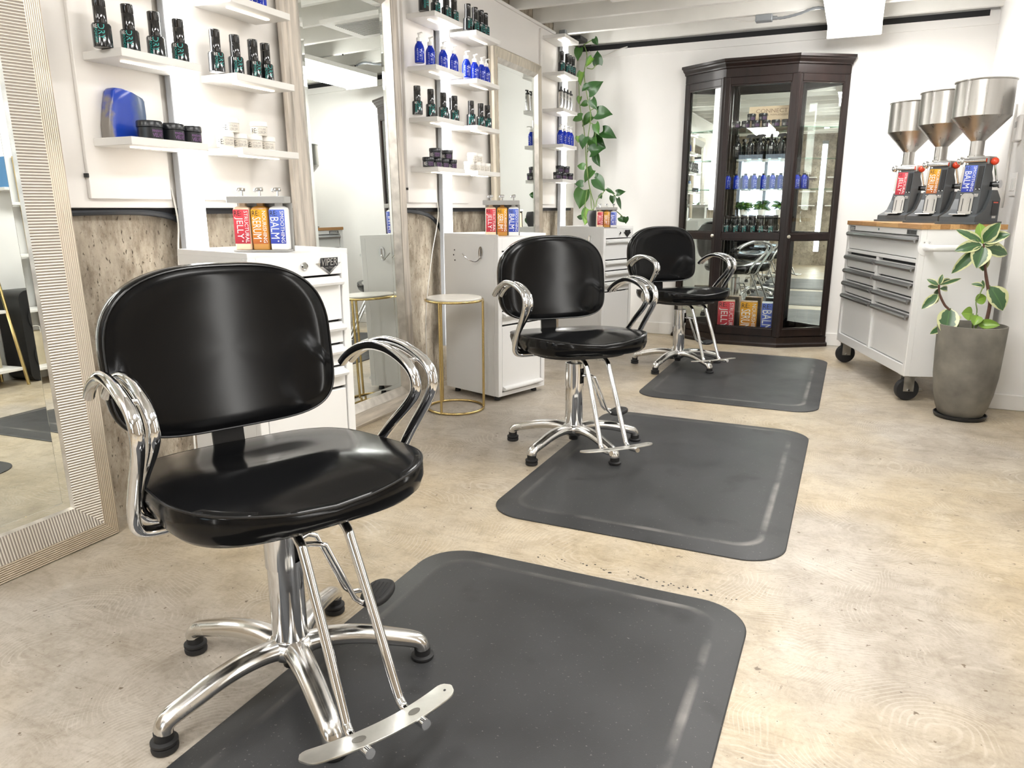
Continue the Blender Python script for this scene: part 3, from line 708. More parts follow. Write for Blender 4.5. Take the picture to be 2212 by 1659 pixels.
# blue glazed vase
vt = thing('glazed_vase', 'flat blue glazed stoneware vase with a raw grey side behind black jars', 'vase', (-2.149, 1.755, Z5[0] + .0005), 0)
vo = [(-.080, 0), (-.078, .04), (-.066, .10), (-.054, .142), (-.044, .152), (-.02, .153), (.02, .146), (.058, .132), (.064, .124), (.066, .08), (.060, .0)]
mb = MB()
mb.rings([[(d, a * s_, .0005 + b * (1 - (1 - s_) * .12)) for a, b in vo] for d, s_ in ((-.024, .90), (-.020, .965), (-.010, 1), (.010, 1), (.016, .985), (.020, .95), (.022, .90))])
vm, vtr, vb = nt('blue_glaze'); N_, L_ = vtr.nodes.new, vtr.links.new
tc_ = N_('ShaderNodeTexCoord'); sp_ = N_('ShaderNodeSeparateXYZ'); L_(tc_.outputs['Object'], sp_.inputs[0])
no_ = N_('ShaderNodeTexNoise'); no_.inputs['Scale'].default_value = 22; no_.inputs['Detail'].default_value = 5; L_(tc_.outputs['Object'], no_.inputs[0])
ma_ = N_('ShaderNodeMath'); ma_.operation = 'MULTIPLY_ADD'; ma_.inputs[1].default_value = .05; L_(no_.outputs[0], ma_.inputs[0]); L_(sp_.outputs[1], ma_.inputs[2])
cr_ = N_('ShaderNodeValToRGB'); e_ = cr_.color_ramp.elements
e_[0].position = 0.0; e_[0].color = (.20, .18, .16, 1); e_[1].position = 0.5; e_[1].color = (.012, .05, .38, 1)
mr_ = N_('ShaderNodeMapRange'); mr_.inputs[1].default_value = -.055; mr_.inputs[2].default_value = .10; L_(ma_.outputs[0], mr_.inputs[0])
e_[0].position = .08; e_[1].position = .16; x_ = e_.new(.55); x_.color = (.012, .05, .38, 1); x_ = e_.new(.75); x_.color = (.07, .11, .20, 1)
L_(mr_.outputs[0], cr_.inputs[0]); L_(cr_.outputs[0], vb.inputs['Base Color']); vb.inputs['Roughness'].default_value = .22
mb.build('body', vm, vt, 50)
MB().rings([[(d, a, .1525) for d, a in ((-.006, -.03), (.006, -.03), (.006, .0), (-.006, .0))], [(d, a, .1538) for d, a in ((-.006, -.03), (.006, -.03), (.006, .0), (-.006, .0))]]).build('mouth', 'black_gap', vt)

# ------------------------------------------------------------------ leaning mirrors
def mirror(name, label, y0, y1, ztop, x0, lean, bands, glass_in, beadmat, roll=0.0):
    """local frame: y along the wall, z up the glass, x out of the wall; bands = (inset0, inset1, depth0, depth1, [mats for bottom, right, top, left], part name)"""
    t = thing(name, label, 'mirror', (x0, (y0 + y1) / 2, 0))
    t.rotation_euler = (roll, -math.atan(lean), 0)
    hw = (y1 - y0) / 2; f = lambda a, b, d: (d, a, b)
    rect = (-hw, hw, 0.001, ztop)
    for i0, i1, d0, d1, ms, nm in bands:
        frame4(rect, [(i0, -.018), (i0, d0), (i1, d1), (i1, -.018)], [nm] * 4, ms, t, f)
    g = glass_in
    MB().box(-.018, -.010, -hw + g - .01, hw - g + .01, g - .01, ztop - g + .01).build('glass', 'mirror', t, smooth=False)
    b = .022
    frame4((-hw + g, hw - g, g, ztop - g), [(0, -.0098), (0, -.0085), (b, -.0094), (b, -.0098)], ['bevel'] * 4, ['mirror'] * 4, t, f)
    return t
mirror('floor_mirror', 'large floor mirror with a ribbed silver frame leaning at the far left', 0.60, 1.530, 2.06, -2.128, .019,
       [(0, .060, .004, .020, ['rib_z_fine', 'rib_y_fine', 'rib_z_fine', 'rib_y_fine'], 'outer_band'), (.060, .136, .020, .002, ['rib_y', 'rib_z', 'rib_y', 'rib_z'], 'inner_band'), (.136, .142, .002, -.009, ['silver_bead'] * 4, 'bead')], .142, 'silver_bead', roll=.004)
mirror('floor_mirror', 'floor mirror with a whitewashed grey wood frame leaning beside the nearest cart', 2.515, 3.372, 2.12, -2.112, .020,
       [(0, .018, .000, .012, ['washed_wood_y', 'washed_wood', 'washed_wood_y', 'washed_wood'], 'outer_band'), (.018, .082, .014, .018, ['washed_wood_y', 'washed_wood', 'washed_wood_y', 'washed_wood'], 'flat_band'), (.082, .122, .014, -.006, ['silver_bead'] * 4, 'inner_band')], .122, 'silver_bead')
mirror('floor_mirror', 'floor mirror with a champagne silver frame leaning behind the middle cart', 4.44, 5.245, 2.045, -2.120, .020,
       [(0, .014, .000, .012, ['champagne'] * 4, 'outer_band'), (.014, .070, .018, .008, ['champagne'] * 4, 'flat_band'), (.070, .098, .014, -.008, ['silver_bead'] * 4, 'inner_band')], .098, 'silver_bead')

# ------------------------------------------------------------------ anti-fatigue mats
def mat_obj(x0, x1, y0, y1, label):
    mb = MB(); w_, d_ = x1 - x0, y1 - y0
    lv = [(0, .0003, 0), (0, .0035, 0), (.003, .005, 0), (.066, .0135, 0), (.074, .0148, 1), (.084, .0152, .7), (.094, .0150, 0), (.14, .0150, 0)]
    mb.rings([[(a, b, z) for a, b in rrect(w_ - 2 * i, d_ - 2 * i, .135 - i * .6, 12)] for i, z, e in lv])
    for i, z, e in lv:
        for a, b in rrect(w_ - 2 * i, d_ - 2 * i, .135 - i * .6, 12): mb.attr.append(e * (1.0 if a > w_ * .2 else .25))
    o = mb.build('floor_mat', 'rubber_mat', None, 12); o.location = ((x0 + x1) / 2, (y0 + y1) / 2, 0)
    return tag(o, label, 'mat', 'floor mats at the stations')
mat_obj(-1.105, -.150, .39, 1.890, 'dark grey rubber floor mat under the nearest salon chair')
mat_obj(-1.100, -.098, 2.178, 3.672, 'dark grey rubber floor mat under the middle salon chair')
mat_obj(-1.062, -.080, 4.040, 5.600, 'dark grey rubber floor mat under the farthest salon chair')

# black tape crumbs left on the floor between the two nearest mats
rc = random.Random(5); mb = MB()
for i in range(46):
    q = rc.random() ** .8; x = -.83 + q * .63 + rc.gauss(0, .012); y = 1.955 - q * .02 + rc.gauss(0, .010); r_ = rc.uniform(.0015, .006)
    k_ = rc.randint(4, 6); a_ = rc.uniform(0, 6)
    mb.prism([(x + r_ * rc.uniform(.5, 1.2) * math.cos(a_ + 2 * PI * j / k_), y + .6 * r_ * rc.uniform(.5, 1.2) * math.sin(a_ + 2 * PI * j / k_)) for j in range(k_)], .0002, .0010)
cr = tag(mb.build('tape_crumbs', 'cable_black', smooth=False), 'black tape crumbs scattered on the concrete between the two nearest mats', 'debris'); cr['kind'] = 'stuff'

# ------------------------------------------------------------------ salon chairs (local x = forward, y = the chair's left)
def superell(a, b, n, k=56, f=None):
    out = []
    for j in range(k):
        t = 2 * PI * j / k; c, s_ = math.cos(t), math.sin(t)
        x = a * math.copysign(abs(c) ** (2 / n), c); y = b * math.copysign(abs(s_) ** (2 / n), s_)
        out.append(f(x, y) if f else (x, y))
    return out
def make_chair():
    t = thing('salon_chair', 'chair', 'chair')
    # seat cushion
    def so(x, y):      # front edge bowed, back a little narrower
        return (x + .018 * (1 - (y / .26) ** 2) * (1 if x > 0 else -.2) , y * (1 + .03 * x / .25))
    out = superell(.256, .258, 3.9, 80, so)
    def ez(x, y): return .545 - .030 * math.exp(-(y / .17) ** 2) * max(0, min(1, (x - .05) / .2)) - .036 * max(0, (.18 - x) / .44)
    rs = []
    for sc_, zz in ((.84, .464), (.935, .469), (.978, .482), (1.004, .506)):
        rs.append([(x * sc_, y * sc_, zz - .012 * max(0, (.2 - x) / .44)) for x, y in out])
    rs.append([(x, y, ez(x, y) - .010) for x, y in out])
    rs.append([(x * .985, y * .985, ez(x, y)) for x, y in out])
    for sc_ in (.94, .86, .74, .60, .45, .30, .15, .04):
        rs.append([(x * sc_, y * sc_, ez(x * sc_, y * sc_) + .013 * (1 - sc_ ** 2.5) - .016 * math.exp(-((x * sc_ + .06) / .10) ** 2 - ((y * sc_) / .13) ** 2)) for x, y in out])
    se = MB().rings(rs).build('seat', 'vinyl', t, 60)
    MB().tube([(x * .994, y * .994, ez(x, y) - .003) for x, y in out], .0028, 6, True).build('piping', 'piping', se)
    MB().rings([[(a, b, z) for a, b in superell(.19, .20, 2.8, 40)] for z in (.444, .462)]).build('seat_board', 'black_plastic', t)
    mb = MB().box(-.13, .16, -.055, -.030, .428, .444, .002).box(-.13, .16, .030, .055, .428, .444, .002).box(-.06, .06, -.06, .06, .424, .432, .002)
    mb.build('mounting_plate', 'steel_plate', t)
    # backrest
    def bo(a, b):      # a across, b up; rounder at the top, foot slightly bowed
        return a, b
    mo = []
    for j in range(72):
        q = 2 * PI * j / 72; c, s_ = math.cos(q), math.sin(q); n = 2.75 if s_ > 0 else 4.6
        wdt = .261 if s_ > 0 else .261 - .012 * abs(s_) ** 3
        a = wdt * math.copysign(abs(c) ** (2 / n), c); b = .188 * math.copysign(abs(s_) ** (2 / (2.5 if s_ > 0 else 5.0)), s_)
        mo.append((a, b))
    def bf(a, b, d):   # d = towards the sitter
        bow = -.004 * (a / .26) ** 2
        return (-.250 + d + bow - .10 * b + .02 * (b / .19) ** 2, a, .742 + b)
    rs = []
    for sc_, d in ((.05, -.058), (.5, -.058), (.88, -.054), (.965, -.046), (.995, -.030), (1.0, -.006), (.995, .006), (.975, .014), (.955, .015), (.92, .020), (.84, .026), (.7, .029), (.5, .030), (.25, .030), (.05, .030)):
        rs.append([bf(a * sc_, b * sc_, d) for a, b in mo])
    ba = MB().rings(rs).build('backrest', 'vinyl', t, 60)
    MB().tube([bf(a * .972, b * .972, .0148) for a, b in mo], .0022, 6, True).build('piping', 'piping', ba)
    pts = [(-.02, .447), (-.20, .447), (-.262, .462), (-.285, .50), (-.293, .56), (-.298, .66)]
    mb = MB(); mb.rings([[(x - .0, -.037, z), (x, .037, z), (x - .008, .037, z - .004), (x - .008, -.037, z - .004)] for x, z in pts])
    mb.build('back_strap', 'black_metal', t, 25)
    # arms: two chrome tubes each
    for s_ in (-1, 1):
        mb = MB()
        outer = spline([(.008, .10, .447), (.008, .20, .447), (.010, .258, .448), (.016, .284, .462), (.030, .290, .50), (.072, .292, .560), (.136, .294, .640), (.156, .296, .680), (.144, .297, .712), (.100, .298, .732), (.03, .299, .746), (-.05, .299, .746), (-.115, .298, .729), (-.175, .297, .703), (-.212, .296, .678)], 5)
        inner = spline([(-.045, .10, .447), (-.045, .20, .447), (-.048, .236, .448), (-.046, .258, .462), (-.040, .266, .50), (.020, .266, .560), (.108, .266, .634), (.136, .266, .672), (.124, .266, .704), (.082, .266, .726), (.02, .266, .740), (-.05, .266, .740), (-.115, .266, .724), (-.170, .266, .699), (-.202, .266, .676)], 5)
        for p in (outer, inner): mb.tube([(x, s_ * y, z) for x, y, z in p], .0118, 12)
        for x, z in ((.095, .722), (-.13, .717)): mb.tube([(x, s_ * .266, z), (x, s_ * .298, z + .004)], .006, 8)
        mb.build('armrest', 'chrome', t, 50)
        MB().box(-.065, .04, s_ * .10 - .02, s_ * .10 + .02, .436, .446, .002).build('arm_bracket', 'black_metal', t)
    # hydraulic column
    MB().lathe([(.037, .092), (.0385, .096), (.0385, .290), (.036, .291)], 36).build('column', 'chrome', t, 40)
    n = 40; mb = MB()      # upper sleeve with a slot cut through on the lever side
    def slv(r, z): return [(r * math.cos(2 * PI * j / n), r * math.sin(2 * PI * j / n), z) for j in range(n)]
    zs = [.291, .305, .372, .392]; vs = [p for z in zs for p in slv(.0415, z)] + [p for z in zs for p in slv(.037, z)]; fs = []
    for lay in (0, 4 * n):
        for i in range(3):
            for j in range(n):
                if i == 1 and j in (1, 2, 3, 4): continue
                k = (j + 1) % n; fs.append((lay + i * n + j, lay + i * n + k, lay + (i + 1) * n + k, lay + (i + 1) * n + j))
    for j in range(n):
        k = (j + 1) % n; fs.append((j, k, 4 * n + k, 4 * n + j)); fs.append((3 * n + j, 3 * n + k, 7 * n + k, 7 * n + j))
    mb.add(vs, fs); mb.build('sleeve', 'chrome', t, 40)
    MB().lathe([(.030, .291), (.030, .385), (.036, .390)], 24).build('inner_sleeve', 'black_metal', t)
    MB().lathe([(.017, .386), (.017, .424)], 20).build('piston', 'steel_plate', t)
    # pump lever and pedal
    mb = MB()
    for o_ in (-.030, .030):
        d = Vector((.10, .995, 0)).normalized(); e = Vector((d.y, -d.x, 0))
        P = [e * o_ * .4 + d * .025 + Vector((.012, 0, .338)), e * o_ + d * .060 + Vector((.012, 0, .338)), e * o_ + d * .078 + Vector((.012, 0, .330)), e * o_ + d * .140 + Vector((.008, 0, .180)), e * o_ + d * .155 + Vector((.008, 0, .164)), e * o_ + d * .180 + Vector((.01, 0, .161))]
        mb.tube([tuple(p) for p in P], .0062, 10)
    mb.build('pump_lever', 'chrome', t, 50)
    pe = MB().rings([[(.034 + sc_ * (-.6 * a - .8 * b), .206 + sc_ * (.8 * a - .6 * b), z) for a, b in superell(.060, .034, 2.4, 32)] for sc_, z in ((.86, .152), (.98, .155), (1, .161), (.97, .167), (.86, .170))]).build('pedal', 'rubber', t, 50)
    mb = MB()
    for j in range(-2, 3): mb.box(-.035, .035, j * .010 - .0015, j * .010 + .0015, .1775, .1792, .0004, Matrix.Translation((.034, .206, -.008)) @ Matrix.Rotation(math.atan2(.8, -.6), 4, 'Z'))
    mb.build('tread_ribs', 'rubber', pe)
    # footrest: two bars and a worn curved plate
    mb = MB()
    for s_ in (-1, 1):
        mb.tube(spline([(.02, s_ * .050, .438), (.16, s_ * .050 + .003, .438), (.200, s_ * .050 + .003, .428), (.220, s_ * .050 + .003, .400), (.29, s_ * .053 + .003, .275), (.352, s_ * .056 + .004, .150), (.368, s_ * .057 + .004, .125), (.392, s_ * .058 + .004, .116), (.455, s_ * .058 + .004, .125)], 5), .0098, 12)
    mb.build('footrest_bars', 'chrome', t, 50)
    plo = []
    for j in range(41):
        y = -.165 + .33 * j / 40; plo.append((y, .5))
    def pf(y, e, z): return (.418 - 1.1 * y * y + e, y + .004, .1295 + .14 * (e - 1.1 * y * y) + z)
    half = .0255
    def wid(y):
        q = max(0, abs(y) - (.160 - half)); return math.sqrt(max(1e-5, half * half - q * q))
    ys = [-.160 + .320 * j / 48 for j in range(49)]
    ring = [(y, wid(y)) for y in ys] + [(y, -wid(y)) for y in reversed(ys)]
    fp = MB().rings([[pf(y, e * sc_, z) for y, e in ring] for sc_, z in ((1, -.004), (1, -.001), (.97, .0))]).build('foot_plate', 'steel_plate', t, 40)
    for s_ in (-1, 1):
        MB().rings([[pf(s_ * .058 + a, b, z) for a, b in superell(.013, .009, 2, 16)] for z in (.0, .0006)]).build('worn_spot', 'worn_spot', fp, smooth=False)
    MB().rings([[pf(.140 + a, b, z) for a, b in superell(.003, .003, 2, 10)] for z in (.0, .0006)]).build('rivet', 'black_metal', fp, smooth=False)
    # five-legged base
    MB().lathe([(.012, .060), (.030, .062), (.050, .078), (.056, .092), (.052, .108), (.041, .116), (.036, .117)], 32).build('base_hub', 'cast_alu', t, 50)
    MB().lathe([(.006, .042), (.020, .044), (.022, .0615)], 16).build('hub_cap', 'black_plastic', t)
    for k in range(5):
        path = [(.030, .094), (.075, .1015), (.125, .1010), (.175, .0935), (.225, .0805), (.262, .0705), (.283, .0625), (.292, .0525), (.294, .043)]
        sp = spline([(r, 0, z) for r, z in path], 4); m_ = len(sp)
        rr = [.029 - .0065 * min(1, i / (m_ * .8)) for i in range(m_)]; ry = [.0225 - .005 * min(1, i / (m_ * .8)) for i in range(m_)]
        l_ = MB().tube(sp, rr, 14, ry=ry).build('leg', 'cast_alu', t, 60)
        MB().lathe([(.020, 0), (.0255, .002), (.0265, .008), (.0255, .013), (.021, .015), (.0265, .018), (.0265, .023), (.019, .026), (.019, .043)], 24, Matrix.Translation((.294, 0, .0006))).build('foot', 'rubber', l_, 40)
        l_['k'] = k
    return t
ch1 = make_chair()
def base_turn(root, seat_deg):
    k = 0
    for c in root.children:
        if c.name.split('.')[0] == 'leg': c.rotation_euler = (0, 0, math.radians(-34.5 + 72 * c['k'] - seat_deg))
CH = [((-1.067, 1.146, 0), -25.5, 'black vinyl salon chair with chrome arms in the foreground'),
      ((-1.056, 2.993, 0), -45, 'black vinyl salon chair in the middle, beside the gold side table'),
      ((-1.005, 4.930, 0), -45, 'black vinyl salon chair farthest away, in front of the dark glass cabinet')]
ch1.location = (CH[0][0][0], CH[0][0][1], .0); ch1.rotation_euler = (0, 0, math.radians(CH[0][1])); ch1['label'] = CH[0][2]; ch1['group'] = 'salon chairs in a row'
chairs = [ch1]
for loc, deg, l in CH[1:]:
    chairs.append(dup(ch1, loc, math.radians(deg), l, 'salon chairs in a row'))
for r_, (loc, deg, l) in zip(chairs, CH): base_turn(r_, deg)
for r_ in chairs:
    for c in r_.children:
        if 'k' in c: del c['k']

# ------------------------------------------------------------------ white drawer carts (local x = out of the front, y = along the front)
def make_cart():
    t = thing('drawer_cart', 'cart', 'cabinet')
    Wd, D, H = .392, .42, .895
    body = MB().box(-D, -.0301, .0, .012, .03, H).box(-D, -.0301, Wd - .012, Wd, .03, H).box(-D, -D + .01, .012, Wd - .012, .03, H).box(-D, -.006, .012, Wd - .012, .03, .045).box(-D, -.006, .012, Wd - .012, H - .012, H)
    body.box(-.03, 0, 0, .030, .03, H, .002).box(-.03, 0, Wd - .030, Wd, .03, H, .002).box(-.03, 0, .030, Wd - .030, .03, .052, .002).box(-.03, 0, .030, Wd - .030, .828, H, .002)
    bo_ = body.build('body', 'powder_white', t)
    mb = MB().box(-D, 0, .0, .0025, H, H + .018, .0008).box(-D, 0, Wd - .0025, Wd, H, H + .018, .0008).box(-D, -D + .0025, .0025, Wd - .0025, H, H + .018, .0008).box(-D + .0025, -.001, .0025, Wd - .0025, H, H + .002)
    mb.build('tray_rim', 'powder_white', t)
    MB().box(-D + .03, -.03, .031, Wd - .031, .06, .82).build('drawer_void', 'black_gap', t, smooth=False)
    for z0, z1, hz in ((.667, .822, 'top'), (.585, .662, 'top'), (.505, .580, 'top'), (.427, .500, 'top'), (.056, .421, 'low')):
        d = MB().box(-.024, -.004, .034, Wd - .034, z0 + .002, z1 - .002, .002).build('drawer', 'powder_white', t)
        z = z1 - .018 if hz == 'top' else z0 + .018
        prof = [(-.003, z - .010), (.010, z - .014), (.019, z - .011), (.022, z - .003), (.019, z + .004), (-.003, z + .010)]
        MB().prism(prof, .036, Wd - .036, lambda a, b, y: (a, y, b)).build('handle', 'handle_white', d, 25)
    # lock, badge
    MB().lathe([(.013, 0), (.013, .006), (.010, .009), (.010, .007), (.003, .007)], 22, Matrix.Translation((.0002, Wd - .185, .862)) @ Matrix.Rotation(PI / 2, 4, 'Y')).build('lock', 'chrome', t)
    f = lambda a, b, d=.0: (d, Wd - .085 + a, .858 + b)
    bd = MB().prism([(-.052, .010), (.052, .010), (.0, -.030)], .0002, .0035, lambda a, b, d: f(a, b, d)).build('badge', 'chrome', t, smooth=False)
    MB().prism([(-.037, .0065), (.037, .0065), (.0, -.0215)], .0036, .0042, lambda a, b, d: f(a, b, d)).build('badge_inlay', 'black_plastic', bd, smooth=False)
    mb = MB().prism([(-.036, -.002), (.036, -.002), (.038, .027), (-.034, .027)], .0042, .0046, lambda a, b, d: f(a, b, d)); mb.build('badge_plate', 'black_plastic', bd, smooth=False)
    lettering(MB(), 'VIPER', lambda a, b: f(a + (b - .01) * .12, b, .0052), -.033, .034, .001, .025).build('lettering', 'silver_can', bd, smooth=False)
    lettering(MB(), 'TOOL STORAGE', lambda a, b: f(a, b, .0048), -.017, .017, -.010, -.004).build('lettering', 'silver_can', bd, smooth=False)
    # hook and screw holes on the side towards the camera
    g = lambda a, b, d: (a, -d, b)
    hk = MB().rings([[g(-.125 + a, .815 + b, d) for a, b in superell(.016, .033, 2, 24)] for d in (.0, .004, .007)]).build('hook', 'chrome', t, 30)
    MB().tube(spline([g(-.125, .835, .009), g(-.125, .80, .010), g(-.128, .778, .020), g(-.140, .768, .038), g(-.165, .782, .062), g(-.195, .812, .075)], 5), .0036, 8).build('prong', 'chrome', hk)
    for a, b in ((-.335, .822), (-.343, .795), (-.333, .766)):
        MB().rings([[g(a + p, b + q, d) for p, q in superell(.0042, .0042, 2, 12)] for d in (.0001, .0008)]).build('screw_hole', 'black_gap', t, smooth=False)
    for a in (-.05, -D + .05):
        for b in (.04, Wd - .04): MB().lathe([(.016, .0005), (.018, .004), (.012, .030)], 16, Matrix.Translation((a, b, 0))).build('foot', 'rubber', t)
    return t
CARTS = [((-1.700, 1.765, 0), -14, 'white drawer cart behind the foreground chair'), ((-1.700, 3.570, 0), -18, 'white drawer cart behind the gold side table'), ((-1.690, 5.375, 0), -18, 'white drawer cart farthest away, under the vine')]
c0 = make_cart(); cart_objs = [c0]
c0.location = CARTS[0][0]; c0.rotation_euler = (0, 0, math.radians(CARTS[0][1])); c0['label'] = CARTS[0][2]; c0['group'] = 'white drawer carts'
for loc, deg, l in CARTS[1:]: cart_objs.append(dup(c0, loc, math.radians(deg), l, 'white drawer carts'))

# ------------------------------------------------------------------ three-bottle dispensers (local -y = front)
def label_face(parent, kind, f, a0, a1, b0, b1, small=True):
    lb = MB().add([f(a0, b0, 0), f(a1, b0, 0), f(a1, b1, 0), f(a0, b1, 0)], [(0, 1, 2, 3)]).build('label', LABELS[kind], parent, smooth=False)
    w_, h_ = a1 - a0, b1 - b0; A = lambda q: a0 + w_ * q; B = lambda q: b0 + h_ * q
    fe = lambda a, b: f(a, b, .0005)
    big = WORDS[kind][1]; sm = WORDS[kind][0]
    hi = .78; lo = .145 if len(big) > 4 else .15
    return lb, [('ink_black', MB_text([('RE:', A(.06), A(.52), B(.82), B(.965), 0)], fe)),
                ('ink_white', MB_text([(big, A(.06), A(.60), B(lo), B(hi), 1), (sm, A(.70), A(.94), B(.03), B(.96), 1)], fe).add([fe(A(.50) + w_ * .05 * math.cos(q * PI / 4), B(.075) + w_ * .05 * math.sin(q * PI / 4)) for q in range(8)], [tuple(range(8))]))]
def MB_text(items, fe):
    mb = MB()
    for s_, p0, p1, q0, q1, tr in items: lettering(mb, s_, fe, p0, p1, q0, q1, tr)
    return mb
def dispenser(loc, rz, w_, label, rack=True):
    t = thing('pump_dispenser', label, 'dispenser', loc, rz, 'three bottle pump dispensers on the carts')
    k = w_ / .198; bw = .060 * k; gap = .0655 * k; dp = .060 * k; h_ = .165 * k
    if rack:
        MB().box(-.100 * k, .100 * k, -dp * .60, dp * .62, 0.0005, .008 * k, .001).build('base_tray', 'satin_grey', t)
    MB().box(-.112 * k, .100 * k, -dp * .66, dp * .62, h_ + .010 * k, h_ + .036 * k, .002).build('top_bar', 'satin_grey', t)
    MB().box(-.100 * k, .104 * k, dp * .56, dp * .66, .0005, h_ + .012 * k, .001).build('back_plate', 'satin_grey', t)
    for i, kind in enumerate(('jelly', 'serum', 'balm')):
        cx = (i - 1) * gap
        z0 = .0085 * k if rack else .0008
        o = [(a + cx, b) for a, b in rrect(bw, dp, .008 * k, 3)]
        bt = MB().rings([[(cx + (a - cx) * q, b * q, z) for a, b in o] for q, z in ((.96, z0), (1, z0 + .003), (1, h_ - .014 * k), (.93, h_ - .006 * k), (.55, h_), (.40, h_ + .001), (.40, h_ + .011 * k))]).build('bottle', {'jelly': 'jelly_liquid', 'serum': 'amber_liquid', 'balm': 'balm_liquid'}[kind], t, 40)
        f = lambda a, b, d: (a, -dp * .5 - .0006 - d, b)
        lb, tx = label_face(bt, kind, f, cx - bw * .47, cx + bw * .47, z0 + .022 * k, h_ - .012 * k)
        for m_, mb in tx: mb.build('lettering', m_, bt, smooth=False)
        pu = MB().tube([(cx, 0, h_ + .036 * k), (cx, 0, h_ + .055 * k)], .0042 * k, 10).build('pump', 'chrome', t)
        MB().tube([(cx + .010 * k, .004, h_ + .060 * k), (cx - .006 * k, -.004, h_ + .060 * k), (cx - .012 * k, -.012, h_ + .058 * k), (cx - .013 * k, -.016, h_ + .052 * k)], [.0075 * k, .0075 * k, .006 * k, .005 * k], 10).build('pump_head', 'chrome', pu)
    return t
RZ = math.radians(24.4)
dispenser((-1.915, 2.075, .8975), RZ, .190, 'red, orange and blue pump dispenser in a metal rack on the nearest cart')
dispenser((-1.800, 3.835, .8975), RZ, .190, 'red, orange and blue pump dispenser on the middle cart', False)
dispenser((-1.755, 5.640, .8975), RZ, .155, 'red, orange and blue pump dispenser on the farthest cart, before the vine')

# ------------------------------------------------------------------ gold side table
st = thing('side_table', 'round white marble topped side table on thin gold legs', 'table', (-1.862, 3.375, 0))
circ = lambda r, z, n=48: [(r * math.cos(2 * PI * j / n), r * math.sin(2 * PI * j / n), z) for j in range(n)]
MB().lathe([(.002, .582), (.142, .582), (.1435, .585), (.1435, .597), (.142, .599), (.002, .599)], 48).build('table_top', 'marble', st)
MB().tube(circ(.149, .585), .0065, 10, True).build('top_ring', 'gold', st, 60)
MB().tube(circ(.149, .0068), .0065, 10, True).build('base_ring', 'gold', st, 60)
for a in (28, 148, 268):
    c, s_ = .149 * math.cos(math.radians(a)), .149 * math.sin(math.radians(a))
    MB().tube([(c, s_, .008), (c, s_, .583)], .0065, 10).build('leg', 'gold', st, 60)

# ------------------------------------------------------------------ dark glass cabinet against the back wall
cab = thing('display_cabinet', 'dark brown glass display cabinet with angled side doors against the back wall', 'cabinet', (-.7175, 6.21, 0))
CP = [(-.592, .0), (-.592, -.030), (-.2495, -.255), (.2495, -.255), (.592, -.030), (.592, .0)]      # plan, local
def scaled(poly, g, back=0.0):
    out = []
    for x, y in poly:
        out.append((x * (1 + g / .592), min(y, back) - (g if y < -.001 else 0)))
    return out
MB().prism(scaled(CP, .004), .0005, .075).build('plinth', 'espresso', cab, smooth=False)
mb = MB(); mb.rings([[(x, y, z) for x, y in scaled(CP, g)] for g, z in ((.016, .0006), (.016, .022), (.010, .030), (.004, .034))]); mb.build('base_moulding', 'espresso', cab, smooth=False)
MB().prism(scaled(CP, -.002), 1.985, 2.03).build('crown_board', 'espresso', cab, smooth=False)
mb = MB(); mb.rings([[(x, y, z) for x, y in scaled(CP, g)] for g, z in ((.0, 1.99), (.0, 2.045), (.008, 2.05), (.008, 2.06), (.020, 2.078), (.022, 2.088), (.030, 2.094), (.030, 2.112))]); mb.build('cornice', 'espresso', cab, smooth=False)
MB().prism(scaled(CP, -.012), .075, .088).build('floor_board', 'espresso', cab, smooth=False)
MB().prism(scaled(CP, -.030), .838, .856).build('deck', 'espresso', cab, smooth=False)
for sx in (-1, 1):
    MB().box(sx * .592, sx * .572, -.030, .0, .075, 1.985).build('side_panel', 'espresso', cab, smooth=False)
    MB().box(sx * .2495 - .020, sx * .2495 + .020, -.253, -.215, .075, 1.99, .004).build('corner_post', 'espresso', cab, smooth=False)
MB().box(-.572, .572, -.006, .0, .075, 1.985).build('back_board', 'espresso', cab, smooth=False)
MB().box(-.57, .57, -.0085, -.0062, .088, 1.98).build('mirror_back', 'mirror_old', cab, smooth=False)
for sx in (-.245, .245):
    MB().box(sx - .022, sx + .022, -.022, -.0088, .088, 1.98).build('back_stile', 'espresso', cab, smooth=False)
